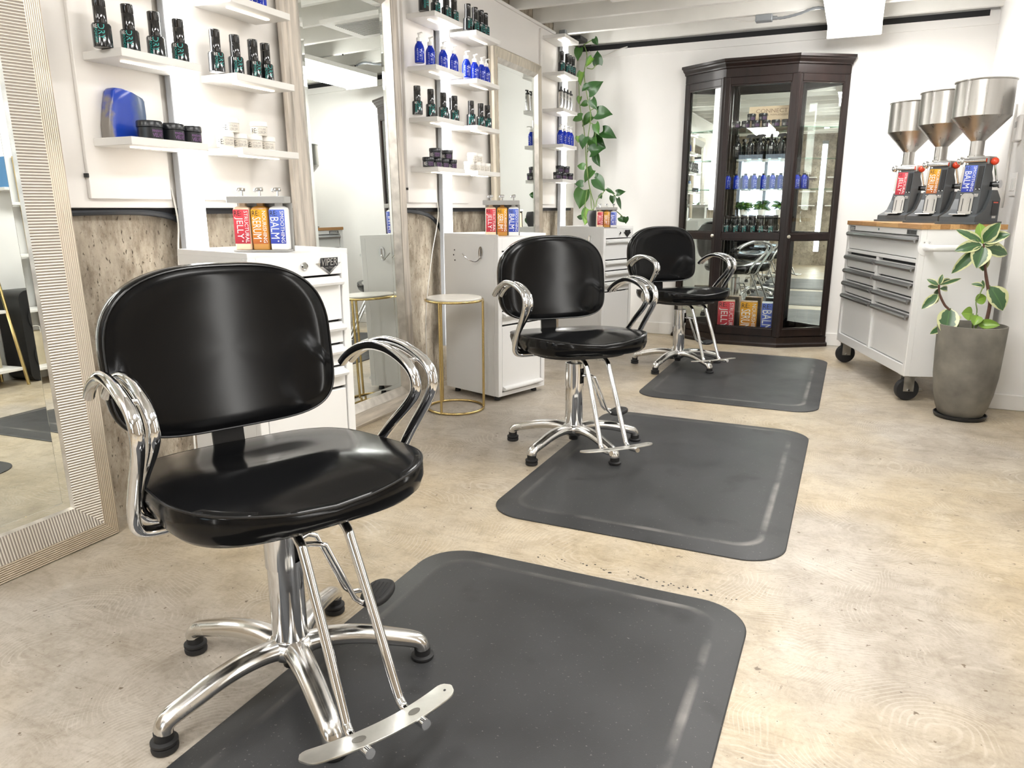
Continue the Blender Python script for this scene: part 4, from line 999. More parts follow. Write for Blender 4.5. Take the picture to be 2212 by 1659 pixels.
def cab_face(p0, p1, name, knob_at=None):
    p0, p1 = Vector((*p0, 0)), Vector((*p1, 0)); e = (p1 - p0); ln = e.length; e.normalize(); n = Vector((e.y, -e.x, 0))     # n points out
    T = Matrix.Translation(p0) @ Matrix(((e.x, n.x, 0, 0), (e.y, n.y, 0, 0), (0, 0, 1, 0), (0, 0, 0, 1)))
    z0, z1 = .082, 1.984
    sw = .042 if name == 'side_door' else .035
    fr = MB().box(0, sw, -.022, 0, z0, z1, .003, T).box(ln - sw, ln, -.022, 0, z0, z1, .003, T)
    fr.box(sw, ln - sw, -.022, 0, z0, z0 + .060, .003, T).box(sw, ln - sw, -.022, 0, z1 - .052, z1, .003, T).box(sw, ln - sw, -.022, 0, .815, .862, .003, T)
    for za, zb in ((z0 + .060, .815), (.862, z1 - .052)):     # glazing beads
        fr.box(sw, sw + .008, -.014, -.004, za, zb, 0, T).box(ln - sw - .008, ln - sw, -.014, -.004, za, zb, 0, T).box(sw, ln - sw, -.014, -.004, za, za + .008, 0, T).box(sw, ln - sw, -.014, -.004, zb - .008, zb, 0, T)
    d = fr.build(name, 'espresso', cab, smooth=False)
    for za, zb in ((z0 + .060, .815), (.862, z1 - .052)):
        MB().box(sw, ln - sw, -.016, -.0125, za, zb, 0, T).build('pane', 'pane', d, smooth=False)
    if knob_at is not None:
        Tk = T @ Matrix.Translation((knob_at if knob_at > 0 else ln + knob_at, 0, .84)) @ Matrix.Rotation(-PI / 2, 4, 'X')
        MB().lathe([(.010, 0), (.010, .002), (.006, .004), (.006, .013), (.012, .017), (.0135, .023), (.011, .028), (.003, .031)], 20, Tk).build('knob', 'brass_old', d)
cab_face(CP[1], CP[2], 'side_door', -.022)
cab_face(CP[2], CP[3], 'front_panel')
cab_face(CP[3], CP[4], 'side_door', .022)
def cab_shelf(z):
    MB().prism(scaled(CP, -.040, -.010), z - .006, z).build('glass_shelf', 'shelf_glass', cab, smooth=False)
CZ = [1.190, 1.410, 1.632]
for z in CZ: cab_shelf(z)
Yc = 6.02
for i, x in enumerate((-.883, -.815, -.742, -.668, -.602, -.530)):
    place('black', x, Yc + .01, CZ[2] + .0005, to_cam(x, Yc) + .25 * (i % 2), 'black jar, %s from left, bottom layer, top glass shelf of the dark cabinet' % ORD[i], 'black jars in the glass cabinet')
for i, x in enumerate((-.776, -.694)):
    place('black', x, Yc + .01, CZ[2] + .0490, to_cam(x, Yc), 'black jar, %s one of two stacked on top, dark glass cabinet' % ('left', 'right')[i], 'black jars in the glass cabinet')
for i, x in enumerate((-.862, -.772, -.700, -.622, -.548)):
    place('trigger', x, Yc + .015 * (i % 2), CZ[1] + .0005, to_cam(x, Yc) + (0, 1.6, 1.4, .1, 1.5)[i], 'black trigger bottle, %s from the left on a cabinet glass shelf' % ORD[i], 'black trigger bottles in the glass cabinet')
for i, x in enumerate((-.925, -.855, -.789, -.725, -.658, -.593, -.536, -.425, -.375)):
    place('spray', x, Yc + .01 + (.05 if i in (0, 7, 8) else 0), CZ[0] + .0005, to_cam(x, Yc) + .3, 'blue spray bottle with clear cap, %s from the left in the cabinet' % ORD[i], 'blue spray bottles in the glass cabinet')
for i, x in enumerate((-.905, -.835, -.772, -.708, -.648, -.578)):
    place('powder', x, Yc + .0, .8566, to_cam(x, Yc) - .1, 'tall black powder bottle, %s from the left on the cabinet deck' % ORD[i], 'powder bottles in the glass cabinet')
def big_pack(x, kind, label, y=6.045):
    t = thing('refill_pack', label, 'package', (x, y, .0885), to_cam(x, y) + PI / 2, 'refill packs in the cabinet base')
    MB().rings([[(a, b, z) for a, b in rrect(.128 * q, .085 * q, .010, 3)] for q, z in ((.96, 0), (1, .004), (1, .245), (.96, .249))]).build('pack', {'jelly': 'jelly_liquid', 'serum': 'amber_liquid', 'balm': 'balm_liquid'}[kind], t)
    f = lambda a, b, d: (a, -.0432 - d, b)
    lb, tx = label_face(t, kind, f, -.062, .062, .003, .243)
    for m_, mb in tx: mb.build('lettering', m_, lb, smooth=False)
big_pack(-.868, 'jelly', 'red refill pack at the bottom of the glass cabinet')
big_pack(-.695, 'serum', 'orange refill pack at the bottom of the glass cabinet')
big_pack(-.535, 'balm', 'blue refill pack at the bottom of the glass cabinet')
cs = thing('card_sign', 'beige card sign with brown capitals behind the jars in the cabinet', 'sign', (-.655, 6.10, CZ[2] + .0005), 0)
MB().box(-.15, .15, 0, .004, 0, .155, .001).build('card', 'card_beige', cs)
f = lambda a, b: (a, -.0006, b)
mb = MB()
lettering(mb, 'CONNECT', f, -.10, .125, .108, .136); lettering(mb, '& REPLENISH', f, -.02, .125, .088, .098); lettering(mb, 'CARE', f, .06, .125, .035, .060)
mb.build('lettering', 'ink_brown', cs, smooth=False)

# ------------------------------------------------------------------ rolling tool cart with wooden top (local x = depth, y = along the front)
YA = math.radians(18.1)
yk = thing('rolling_cart', 'white rolling drawer cart with butcher block top by the right wall', 'cart', (.325, 4.500, 0), YA)
D, L_c, Z0, Z1 = .415, 1.17, .148, .940
MB().box(.0301, D, .0, .004, Z0, Z1, .0005).box(.0301, D, L_c - .004, L_c, Z0, Z1, .0005).box(D - .004, D, .004, L_c - .004, Z0, Z1).box(.002, D, .004, L_c - .004, Z0, Z0 + .02).box(.0, .030, 0, .030, Z0, Z1, .002).box(.0, .030, L_c - .030, L_c, Z0, Z1, .002).box(.0, .030, .030, L_c - .030, Z0, .205, .002).box(.0, .030, .030, L_c - .030, .905, Z1, .002).box(.0, .030, .030, L_c - .030, .762, .782, .002).box(.0, .030, .570, .600, .205, .762, .002).build('body', 'powder_white', yk)
MB().box(.031, D - .02, .02, L_c - .02, Z0 + .03, Z1 - .01).build('drawer_void', 'black_gap', yk, smooth=False)
def drawer(y0, y1, z0, z1):
    d = MB().box(.010, .0305, y0 + .003, y1 - .003, z0 + .003, z1 - .003, .002).build('drawer', 'powder_white', yk)
    zt = z1 - .008
    prof = [(.009, zt), (-.010, zt + .001), (-.019, zt - .004), (-.022, zt - .014), (-.018, zt - .024), (-.010, zt - .028), (-.012, zt - .018), (-.008, zt - .010), (.009, zt - .012)]
    MB().prism(prof, y0 + .006, y1 - .006, lambda a, b, y: (a, y, b)).build('handle', 'alu_handle', d, 28)
drawer(.032, L_c - .032, .783, .903)
for y0, y1 in ((.032, .569), (.601, L_c - .032)):
    for z0, z1 in ((.660, .748), (.575, .657), (.490, .572), (.207, .487)): drawer(y0, y1, z0, z1)
MB().lathe([(.008, 0), (.008, .003), (.003, .003)], 16, Matrix.Translation((-.0002, .60, .925)) @ Matrix.Rotation(-PI / 2, 4, 'Y')).build('lock', 'chrome', yk)
f = lambda a, b, d=0.0: (-d, a, b)
bp_ = MB().box(-.0025, -.0002, .055, .185, .908, .936, .001).build('badge', 'alu_handle', yk)
MB().box(-.0032, -.0026, .059, .181, .911, .933).build('badge_inlay', 'black_plastic', bp_, smooth=False)
lettering(MB(), 'YUKON', lambda a, b: (-.0036, .120 - a, b), -.035, .055, .914, .930).build('lettering', 'silver_can', bp_, smooth=False)
MB().add([(-.0036, .166, .914), (-.0036, .175, .914), (-.0036, .172, .930), (-.0036, .163, .930)], [(0, 1, 2, 3)]).build('emblem', 'silver_can', bp_, smooth=False)
b2 = MB().box(-.0025, -.0002, L_c - .145, L_c - .045, .910, .934, .001).build('badge', 'black_plastic', yk)
mb = MB()
for j, (zz, n_) in enumerate(((.925, 7), (.915, 9))):
    for i in range(n_):
        a = L_c - .055 - .085 * (i + .15) / n_; mb.box(-.0029, -.0026, a - .085 / n_ * .62, a, zz - .003, zz + .003)
mb.build('print', 'ink_white', b2, smooth=False)
# side push handle on the near end
for x in (.030, .355):
    MB().lathe([(.042, 0), (.042, .003), (.020, .006), (.019, .028)], 24, Matrix.Translation((x, -.0005, .845)) @ Matrix.Rotation(PI / 2, 4, 'X')).build('handle_flange', 'powder_white', yk)
    for s_ in (-1, 1): MB().sphere((x + .012 * s_, -.006, .845 + .028), .005, 8).build('bolt', 'chrome', yk)
MB().tube(spline([(.030, -.004, .845), (.030, -.040, .845), (.040, -.060, .845), (.065, -.066, .845), (.193, -.066, .845), (.320, -.066, .845), (.345, -.060, .845), (.355, -.040, .845), (.355, -.004, .845)], 5), .0175, 14).build('push_handle', 'powder_white', yk, 60)
# casters
for i, (x, y) in enumerate(((.055, .06), (D - .055, .06), (.055, L_c - .06), (D - .055, L_c - .06))):
    k_ = MB().box(x - .045, x + .045, y - .04, y + .04, Z0 - .008, Z0, .002).box(x - .035, x + .020, y - .028, y - .024, .055, Z0 - .008).box(x - .035, x + .020, y + .024, y + .028, .055, Z0 - .008).build('caster', 'steel_plate', yk)
    Tw = Matrix.Translation((x - .008, y, .0635)) @ Matrix.Rotation(PI / 2, 4, 'X')
    MB().lathe([(.044, -.021), (.058, -.020), (.0625, -.012), (.0625, .012), (.058, .020), (.044, .021)], 32, Tw).build('wheel', 'rubber', k_, 40)
    for s_ in (-1, 1): MB().lathe([(.002, s_ * .0195), (.040, s_ * .0195), (.043, s_ * .0185)], 24, Tw, cap0=True, cap1=False).build('wheel_hub', 'satin_grey', k_)
    MB().tube([(x - .008, y - .034, .0635), (x - .008, y + .034, .0635)], .006, 8).build('axle', 'chrome', k_)
    if i < 2: MB().box(x + .030, x + .075, y - .015, y + .015, .058, .066, .002).box(x + .015, x + .04, y - .008, y + .008, .062, .085, .002).build('brake', 'steel_plate', k_)
# butcher block top: staves
rowsn = 9; x0, x1 = -.006, D + .004; ya, yb = -.008, L_c + .008
stv = {}
for r_ in range(rowsn):
    a0 = x0 + (x1 - x0) * r_ / rowsn; a1 = x0 + (x1 - x0) * (r_ + 1) / rowsn
    y = ya; cuts = [ya]
    while y < yb - .25:
        y += random.uniform(.16, .34); cuts.append(y)
    cuts[-1] = yb if len(cuts) > 1 and yb - cuts[-1] < .12 else cuts[-1]
    if cuts[-1] != yb: cuts.append(yb)
    for p, q in zip(cuts, cuts[1:]):
        MB().box(a0 + .0002, a1 - .0002, p + .0002, q - .0002, Z1, Z1 + .026, .0009).build('stave', 'stave%d' % random.randrange(4), yk, smooth=False)

# ------------------------------------------------------------------ three hand-lever fillers on the cart
def filler(loc, rz, kind, label):
    """local -y = front plate side, x = the machine's right as seen from the front"""
    t = thing('filling_machine', label, 'machine', loc, rz, 'filling machines on the rolling cart')
    MB().prism([(-.100, -.150), (.100, -.150), (.104, -.145), (.104, .150), (-.104, .150), (-.104, -.145)], .0005, .012).build('base_plate', 'grey_enamel', t, smooth=False)
    sd = [(-.135, .012), (-.135, .038), (-.06, .060), (-.030, .075), (.01, .130), (.03, .175), (.085, .175), (.135, .130), (.135, .012)]
    MB().prism(sd, -.088, .088, lambda a, b, d: (d, a, b)).build('foot_casting', 'grey_enamel', t, smooth=False)
    # leaning column: front face tilts back
    def P(a, y, z): return (a, y, z)
    def col(y0, y1, z0, z1, w0, w1, lean=.16):
        sh = lambda z: lean * (z - .05)
        return [[P(-w0, y0 + sh(z0), z0), P(w0, y0 + sh(z0), z0), P(w0, y1 + sh(z0), z0), P(-w0, y1 + sh(z0), z0)], [P(-w1, y0 + sh(z1), z1), P(w1, y0 + sh(z1), z1), P(w1, y1 + sh(z1), z1), P(-w1, y1 + sh(z1), z1)]]
    LN = .13; CX0 = .022; sh = lambda z: LN * (z - .05)
    MB().rings([[(x + CX0, y, z) for x, y, z in q] for q in col(-.085, .0, .050, .305, .050, .050, LN)]).build('column', 'grey_enamel', t, smooth=False)
    MB().prism([(.01 + sh(.1), .10), (.09, .16), (.085, .235), (.040, .300), (.02 + sh(.30), .300), (.01 + sh(.1), .12)], -.022, .058, lambda a, b, d: (d, a, b)).build('lever_housing', 'grey_enamel', t, smooth=False)
    fr = lambda a, b, d: (a * .88 + CX0, -.0855 + sh(b) - d, b)
    # printed label and tall slot strip
    lb, tx = label_face(t, kind, fr, -.054, .014, .165, .300)
    for m_, mb in tx: mb.build('lettering', m_, lb, smooth=False)
    MB().prism([(.024, .175), (.050, .175), (.050, .295), (.024, .295)], .0, .004, fr).build('scale_strip', 'black_metal', t, smooth=False)
    MB().prism([(.0365, .19), (.0385, .19), (.0385, .285), (.0365, .285)], .0042, .0048, fr).build('scale_line', 'ink_black', t, smooth=False)
    mb = MB()
    for a, b in ((.028, .178), (.047, .178), (-.048, .152), (.030, .152), (-.048, .062), (.030, .062)): mb.sphere(fr(a, b, .002), .0038, 8)
    mb.build('screws', 'chrome', t, 50)
    MB().prism([(.022, .140), (.046, .140), (.046, .156), (.022, .156)], .0, .002, fr).build('data_plate', 'satin_grey', t, smooth=False)
    # stainless height plate with two slots and a platform
    pl = [(-.046, .052), (.026, .052), (.026, .140), (.020, .152), (.008, .158), (-.028, .158), (-.040, .152), (-.046, .140)]
    hp = MB().prism(pl, .002, .006, fr).build('height_plate', 'brushed', t, smooth=False)
    for a in (-.032, .010): MB().prism([(a, .066), (a + .004, .066), (a + .004, .132), (a, .132)], .0062, .0066, fr).build('slot', 'ink_black', hp, smooth=False)
    MB().box(-.036, .046, -.150, -.0855 + sh(.05) - .004, .048, .053, .001).build('platform', 'brushed', t)
    # outlet block, valve, spout
    MB().box(-.050 + CX0, .050 + CX0, -.060 + sh(.31), .03 + sh(.31), .3055, .345, .003).build('valve_block', 'plastic_white' if kind == 'jelly' else 'satin_grey', t)
    T = Matrix.Translation((CX0, -.075 + sh(.325), .325))
    mb = MB().tube([(-.075, 0, 0), (.045, 0, 0)], .0125, 14, T=T).tube([(.010, 0, 0), (.010, .03, 0)], .010, 12, T=T)
    mb.sphere((-.080, 0, 0), .021, 14, T); mb.tube([(-.060, 0, 0), (-.060, -.002, -.030)], .009, 12, T=T); mb.build('outlet_valve', 'chrome', t, 50)
    MB().tube([(-.060 + CX0, -.077 + sh(.325), .297), (-.060 + CX0, -.080 + sh(.2), .19)], .0055, 10).build('outlet_tube', 'clear_plastic', t, 60)
    # hopper
    T = Matrix.Translation((CX0 - .050, .015 + sh(.33), 0))
    MB().lathe([(.033, .3455), (.040, .346), (.040, .354), (.033, .356), (.033, .428), (.138, .548), (.138, .720), (.143, .722), (.144, .727), (.139, .7285), (.1365, .722), (.1365, .549), (.030, .429)], 48, T, True, True).build('hopper', 'brushed', t, 30)
    # lever with red ball
    T = Matrix.Translation((.056, .050, .205))
    MB().tube([(0, 0, 0), (.022, 0, 0)], .013, 14, T=T).build('lever_shaft', 'black_plastic', t)
    MB().tube([(.022, 0, 0), (.050, 0, 0)], [.016, .016], 16, T=T).lathe([(.021, 0), (.021, .008)], 24, T @ Matrix.Translation((.048, 0, 0)) @ Matrix.Rotation(PI / 2, 4, 'Y')).build('lever_hub', 'chrome', t, 40)
    MB().tube([(.036, 0, .010), (.034, -.045, .100)], .0055, 10, T=T).build('lever_rod', 'chrome', t)
    MB().sphere((.034, -.052, .114), .0195, 18, T).build('lever_ball', 'red_ball', t, 80)
    mb = MB().box(.0885, .0895, .045, .12, .045, .12); mb.build('warning_label', 'black_plastic', t, smooth=False)
    MB().box(.0896, .0900, .055, .11, .108, .115).build('warning_stripe', 'red_ball', t, smooth=False)
    MB().box(.0896, .0900, .055, .10, .030, .042).build('white_tag', 'plastic_white', t, smooth=False)
    return t
ZT = Z1 + .0262
RF = math.radians(-30)
filler((.272, 5.475, ZT), RF, 'jelly', 'steel hopper filling machine with red label, farthest of three')
filler((.416, 5.065, ZT), RF, 'serum', 'steel hopper filling machine with orange label, middle of three')
filler((.553, 4.710, ZT), RF, 'balm', 'steel hopper filling machine with blue label, nearest of three')

# ------------------------------------------------------------------ plants
def leaf_mesh(mb, p, q, width, nrm, heart=0.0, curl=.12, fold=.18, n=9, m=3, wavy=0.0):
    """blade from p (stalk end) to q (tip); nrm = rough facing; attr 'edge' runs from midrib to margin"""
    p, q = Vector(p), Vector(q); ax = q - p; ln = ax.length; ax.normalize()
    nrm = Vector(nrm); nrm = (nrm - ax * nrm.dot(ax)).normalized(); sd = ax.cross(nrm)
    vs = []; at = []; fs = []; K = 2 * m + 1
    for i in range(n + 1):
        t = i / n
        if heart > 0: wq = (math.sin(PI * min(1, (t * .92 + .10)) ** .62) ** .9) * (1 if t < .97 else .2)
        else: wq = max(0.0, math.sin(PI * t ** .85)) ** .72
        wq = max(wq, .02)
        if i == n: wq = .02
        for j in range(-m, m + 1):
            s_ = j / m; a = abs(s_)
            back = heart * ln * a ** 1.5 * max(0, .35 - t) / .35       # heart lobes reach behind the stalk
            off = nrm * (-(curl * ln) * (t - .35) ** 2 * 2 + fold * width * wq * (a ** 1.3) * .6 + wavy * width * math.sin(t * 14 + j))
            vs.append(tuple(p + ax * (ln * t - back) + sd * (s_ * width * .5 * wq) + off)); at.append(a)
    for i in range(n):
        for j in range(2 * m): a = i * K + j; fs.append((a, a + 1, a + K + 1, a + K))
    # thickness: back side a hair behind
    o = len(vs); th = .0006
    vs += [tuple(Vector(v) - nrm * th) for v in vs]; at += at
    fs2 = [tuple(o + k for k in reversed(f_)) for f_ in fs]
    mb.add(vs, fs + fs2); mb.attr += at
    return mb

# rubber plant in a tall concrete pot
PX, PY = .587, 4.300
rp = thing('potted_rubber_plant', 'variegated rubber plant in a tall grey concrete pot before the rolling cart', 'plant', (PX, PY, 0))
MB().lathe([(.002, .0006), (.108, .0006), (.118, .006), (.122, .020), (.117, .022), (.112, .010), (.002, .008)], 40).build('saucer', 'black_plastic', rp)
MB().lathe([(.002, .0085), (.085, .009), (.102, .020), (.118, .060), (.134, .130), (.145, .220), (.150, .340), (.154, .470), (.154, .480), (.148, .481), (.146, .470), (.143, .440), (.002, .440)], 56).build('pot', 'pot_concrete', rp, 40)
MB().lathe([(.002, .447), (.06, .449), (.12, .445), (.1435, .441)], 32).build('soil', 'soil', rp)
RL = [(0.582, 0.878, 0.563, 4.355, 0.98), (0.583, 0.888, 0.631, 4.262, 0.979), (0.586, 0.888, 0.679, 4.266, 0.932), (0.588, 0.875, 0.649, 4.276, 0.9), (0.592, 0.862, 0.71, 4.366, 0.833), (0.586, 0.869, 0.564, 4.262, 0.764), (0.592, 0.836, 0.601, 4.325, 0.741), (0.579, 0.875, 0.466, 4.286, 0.848), (0.577, 0.888, 0.462, 4.311, 0.948), (0.566, 0.852, 0.466, 4.296, 0.732), (0.639, 0.674, 0.712, 4.292, 0.562), (0.416, 0.668, 0.363, 4.32, 0.699), (0.419, 0.672, 0.429, 4.32, 0.725), (0.419, 0.672, 0.476, 4.359, 0.7), (0.425, 0.672, 0.516, 4.332, 0.706), (0.417, 0.658, 0.371, 4.361, 0.658), (0.418, 0.652, 0.411, 4.353, 0.613), (0.427, 0.652, 0.475, 4.369, 0.648), (0.418, 0.624, 0.406, 4.331, 0.57), (0.418, 0.624, 0.353, 4.27, 0.551), (0.48, 0.556, 0.466, 4.23, 0.429), (0.585, 0.599, 0.633, 4.32, 0.619), (0.582, 0.531, 0.535, 4.29, 0.536), (0.61, 0.673, 0.559, 4.318, 0.684), (0.612, 0.66, 0.607, 4.336, 0.701), (0.606, 0.526, 0.59, 4.275, 0.483), (0.522, 0.495, 0.51, 4.33, 0.515), (0.467, 0.463, 0.404, 4.26, 0.428), (0.608, 0.484, 0.70, 4.284, 0.488)]
RW = [.062, .075, .070, .050, .075, .090, .055, .065, .045, .060, .100, .030, .026, .034, .022, .024, .028, .03, .038, .048, .100, .055, .070, .026, .020, .055, .040, .04, .05]
for i, (r_, wd) in enumerate(zip(RL, RW)):
    a, b, c, y, z = r_
    young = i in (0, 21, 22, 25, 28)
    mb = leaf_mesh(MB(), (a - PX, 0.01, b), (c - PX, y - PY, z), wd, (random.uniform(-.3, .3), -1, random.uniform(.1, .7)), 0, random.uniform(.05, .25), random.uniform(.1, .35))
    mb.build('leaf', 'leaf_young' if young else 'leaf_rubber', rp, 80)
RS = [([(0.64, 0.445), (0.648, 0.535), (0.648, 0.595), (0.632, 0.661), (0.61, 0.746), (0.585, 0.880)], [.009, .0085, .008, .0075, .006, .004]), ([(0.519, 0.445), (0.482, 0.539), (0.454, 0.572), (0.426, 0.625), (0.418, 0.672)], [.007, .006, .006, .005, .004])]
for pts, rr in RS:
    sp = spline([(a - PX, .01, b) for a, b in pts], 4); MB().tube(sp, [rr[min(len(rr) - 1, i // 4)] for i in range(len(sp))], 8).build('stem', 'stem_brown', rp, 60)
for pts in ([(0.586, 0.445), (0.599, 0.539), (0.589, 0.592), (0.601, 0.633), (0.61, 0.673)], [(0.638, 0.678), (0.632, 0.661)], [(.602, .445), (.604, .53)], [(.59, .445), (.584, .535)], [(.53, .445), (.522, .5)], [(.500, .49), (.482, .556)], [(.55, .445), (.467, .467)], [(.60, .445), (.612, .486)]):
    MB().tube(spline([(a - PX, .01, b) for a, b in pts], 4), .0028, 6).build('twig', 'stem_green', rp, 60)

# climbing vine on the farthest cart, trained up the corner
VX, VY = -1.885, 5.770
vp = thing('potted_vine', 'green heart-leaved vine climbing the corner from a black pot on the farthest cart', 'plant', (VX, VY, .8975))
T0 = Vector((VX, VY, .8975))
MB().lathe([(.002, .0006), (.045, .0006), (.058, .020), (.070, .060), (.072, .095), (.062, .130), (.058, .133), (.054, .125), (.002, .118)], 36).build('pot', 'rubber', vp, 40)
VL = [(-1.993, 5.996, 2.325, 0.054, 60), (-2.155, 6.042, 2.255, 0.087, 100), (-2.053, 6.015, 2.183, 0.075, 130), (-1.995, 6.051, 2.212, 0.095, -95), (-2.135, 6.054, 2.073, 0.092, 100), (-1.988, 5.97, 1.985, 0.12, -30), (-2.065, 5.962, 1.979, 0.06, 150), (-2.115, 6.086, 1.877, 0.057, 170), (-1.999, 5.999, 1.86, 0.086, 60), (-1.915, 5.995, 1.785, 0.12, 5), (-2.089, 6.109, 1.75, 0.104, 140), (-2.150, 6.031, 1.761, 0.083, 170), (-2.155, 6.085, 1.91, 0.052, 100), (-1.979, 6.031, 1.673, 0.086, 70), (-1.889, 6.056, 1.634, 0.116, 25), (-2.078, 5.983, 1.57, 0.092, 110), (-2.009, 6.055, 1.555, 0.103, 80), (-1.985, 6.09, 1.58, 0.123, 40), (-1.977, 6.038, 1.51, 0.113, -20), (-1.98, 6.071, 1.432, 0.093, 70), (-2.150, 6.061, 1.602, 0.047, 90), (-2.089, 5.97, 1.382, 0.062, 190), (-2.061, 6.074, 1.314, 0.115, 130), (-1.967, 6.049, 1.307, 0.046, 0), (-1.933, 6.005, 1.239, 0.113, 55), (-2.1, 5.965, 1.244, 0.068, 180), (-2.122, 6.09, 1.126, 0.144, 105), (-1.765, 6.031, 1.173, 0.065, -10), (-2.061, 6.068, 0.978, 0.117, 105), (-2.133, 6.092, 0.973, 0.043, 190), (-1.84, 6.067, 1.115, 0.061, 90), (-1.792, 6.098, 1.086, 0.087, 70), (-1.843, 6.019, 1.181, 0.071, 30), (-1.762, 6.08, 0.955, 0.051, 50), (-1.711, 6.027, 0.952, 0.05, 90), (-1.955, 6.1, 1.15, 0.042, -80)]
bright = {4: 'leaf_bright', 2: 'leaf_bright', 12: 'leaf_bright', 20: 'leaf_bright', 28: 'leaf_bright', 16: 'leaf_mid', 22: 'leaf_mid', 10: 'leaf_mid', 11: 'leaf_mid', 26: 'leaf_mid', 7: 'leaf_mid', 13: 'leaf_mid', 1: 'leaf_mid', 21: 'leaf_mid'}
for i, (x, y, z, ln, an) in enumerate(VL):
    a = math.radians(an); d = Vector((math.cos(a), random.uniform(-.12, .12), -math.sin(a))) * ln * 1.12
    y = min(y, 6.13)
    c = Vector((x, y, z)) - T0; p = c - d * .45; q = c + d * .55
    thin = i in (31, 32)
    mb = leaf_mesh(MB(), p, q, ln * (.42 if thin else random.uniform(.84, 1.02)), (random.uniform(-.5, .35), -1, random.uniform(.0, .5)), .13, random.uniform(.05, .3), random.uniform(.15, .4), wavy=.008)
    mb.build('leaf', bright.get(i, 'leaf_dark'), vp, 80)
VV = [[(-1.92, 5.80, 1.02), (-1.967, 5.96, 1.04), (-1.999, 6.06, 1.084), (-2.043, 6.06, 1.234), (-2.068, 6.06, 1.419), (-2.064, 6.06, 1.602), (-2.045, 6.06, 1.781), (-2.081, 6.06, 1.942), (-2.108, 6.06, 2.102), (-2.088, 6.06, 2.24), (-2.125, 6.08, 2.33)],
      [(-1.91, 5.79, 1.02), (-1.983, 5.95, 1.05), (-2.033, 6.07, 1.159), (-2.075, 6.07, 1.382), (-2.097, 6.07, 1.639), (-2.142, 6.07, 1.857), (-2.155, 6.07, 2.036)],
      [(-1.90, 5.80, 1.02), (-1.95, 5.99, 1.11), (-1.932, 6.06, 1.158), (-1.886, 6.06, 1.202), (-1.813, 6.06, 1.139)], [(-2.062, 6.06, 1.197), (-2.081, 6.06, 0.99), (-2.02, 6.02, 0.95), (-1.93, 5.84, 1.02)], [(-2.122, 6.07, 2.323), (-2.044, 6.05, 2.350), (-2.00, 6.0, 2.335)], [(-2.086, 6.06, 2.146), (-2.035, 6.05, 2.135), (-2.008, 6.05, 2.165)], [(-2.06, 6.06, 1.73), (-2.019, 6.06, 1.708), (-1.998, 6.06, 1.635), (-2.023, 6.06, 1.564), (-2.07, 6.06, 1.492)], [(-1.86, 5.80, 1.02), (-1.79, 5.95, 1.03), (-1.74, 6.03, .98), (-1.715, 6.03, .955)], [(-2.05, 6.06, 1.82), (-1.99, 6.04, 1.84), (-1.97, 6.0, 1.80)], [(-2.06, 6.06, 1.90), (-2.03, 6.0, 1.93), (-2.02, 5.98, 1.965)]]
for pts in VV:
    MB().tube(spline([tuple(Vector(p) - T0) for p in pts], 5), .0038, 7).build('vine_stem', 'stem_green', vp, 60)

# ------------------------------------------------------------------ ceiling and wall fittings
jb = thing('junction_box', 'grey electrical box with a conduit under the ceiling joists', 'electrical box', (-.70, 5.72, 2.334))
MB().box(-.055, .055, -.030, .030, -.045, -.0005, .004).build('box_body', 'grey_box', jb)
MB().box(-.045, .045, -.0315, -.030, -.040, -.006, .002).build('cover', 'grey_box', jb)
MB().tube(spline([(.055, 0, -.025), (.12, 0, -.030), (.22, -.02, -.020), (.33, -.05, .0), (.40, -.07, -.02)], 6), [.0085 + .0015 * (i % 2) for i in range(25)], 10).build('conduit', 'grey_box', jb)
MB().tube([(.052, 0, -.025), (.085, 0, -.0265)], .013, 10).build('gland', 'grey_box', jb)
MB().tube(spline([(-.055, 0, -.03), (-.10, 0, -.034), (-.17, .01, -.018), (-.215, .03, -.004)], 5), .004, 7).build('wire', 'cable_white', jb)
for x, y, l in ((-.47, 5.30, 'short white wire dangling from the joist left of the ceiling light'), (-.30, 5.70, 'short white wire dangling beside the glowing ceiling light'), (.30, 5.30, 'short white wire dangling from the joist near the right wall')):
    t = thing('ceiling_wire', l, 'wire', (x, y, 2.36), 0)
    MB().tube(spline([(-.08, -.004, .02), (-.04, -.004, .012), (0, -.004, .004), (.03, -.004, -.012), (.04, -.004, -.03)], 5), .006, 7).build('wire', 'cable_white', t)
    MB().sphere((.042, -.004, -.034), .008, 8).build('wire_nut', 'black_plastic', t)
tag(MB().tube(spline([(-2.12, YB - .02, 2.30), (-2.05, YB - .03, 2.24), (-1.98, YB - .03, 2.25), (-1.88, YB - .02, 2.29), (-1.80, YB - .01, 2.31)], 5), .004, 6).build('cable', 'cable_white'), 'thin white cable drooping from the ceiling gap above the vine', 'cable')
tag(MB().box(-2.20, -2.10, 5.93, 6.20, 2.34, 2.37, .003).build('junction_strip', 'black_plastic'), 'black strip box at the ceiling corner over the vine', 'box')
lt = thing('light_switch', 'white three-gang light switch plate on the right wall', 'light switch', (.7495, 4.795, 1.170), PI)
MB().box(.0, .006, -.075, .075, -.06, .06, .003).build('plate', 'plastic_white', lt)
for a in (-.045, 0, .045): MB().box(.006, .0105, a - .016, a + .016, -.033, .033, .002, ).build('rocker', 'plastic_white', lt)
th_ = thing('thermostat', 'white thermostat box high on the right wall', 'thermostat', (.7495, 4.825, 1.455), PI)
MB().box(.0, .028, -.055, .055, -.065, .065, .006).build('case', 'plastic_white', th_)
MB().box(.028, .0288, -.030, .030, .005, .035).build('display', 'ink_grey', th_, smooth=False)
MB().tube([(.735, 4.85, 1.28), (.735, 4.85, 1.62)], .009, 8)
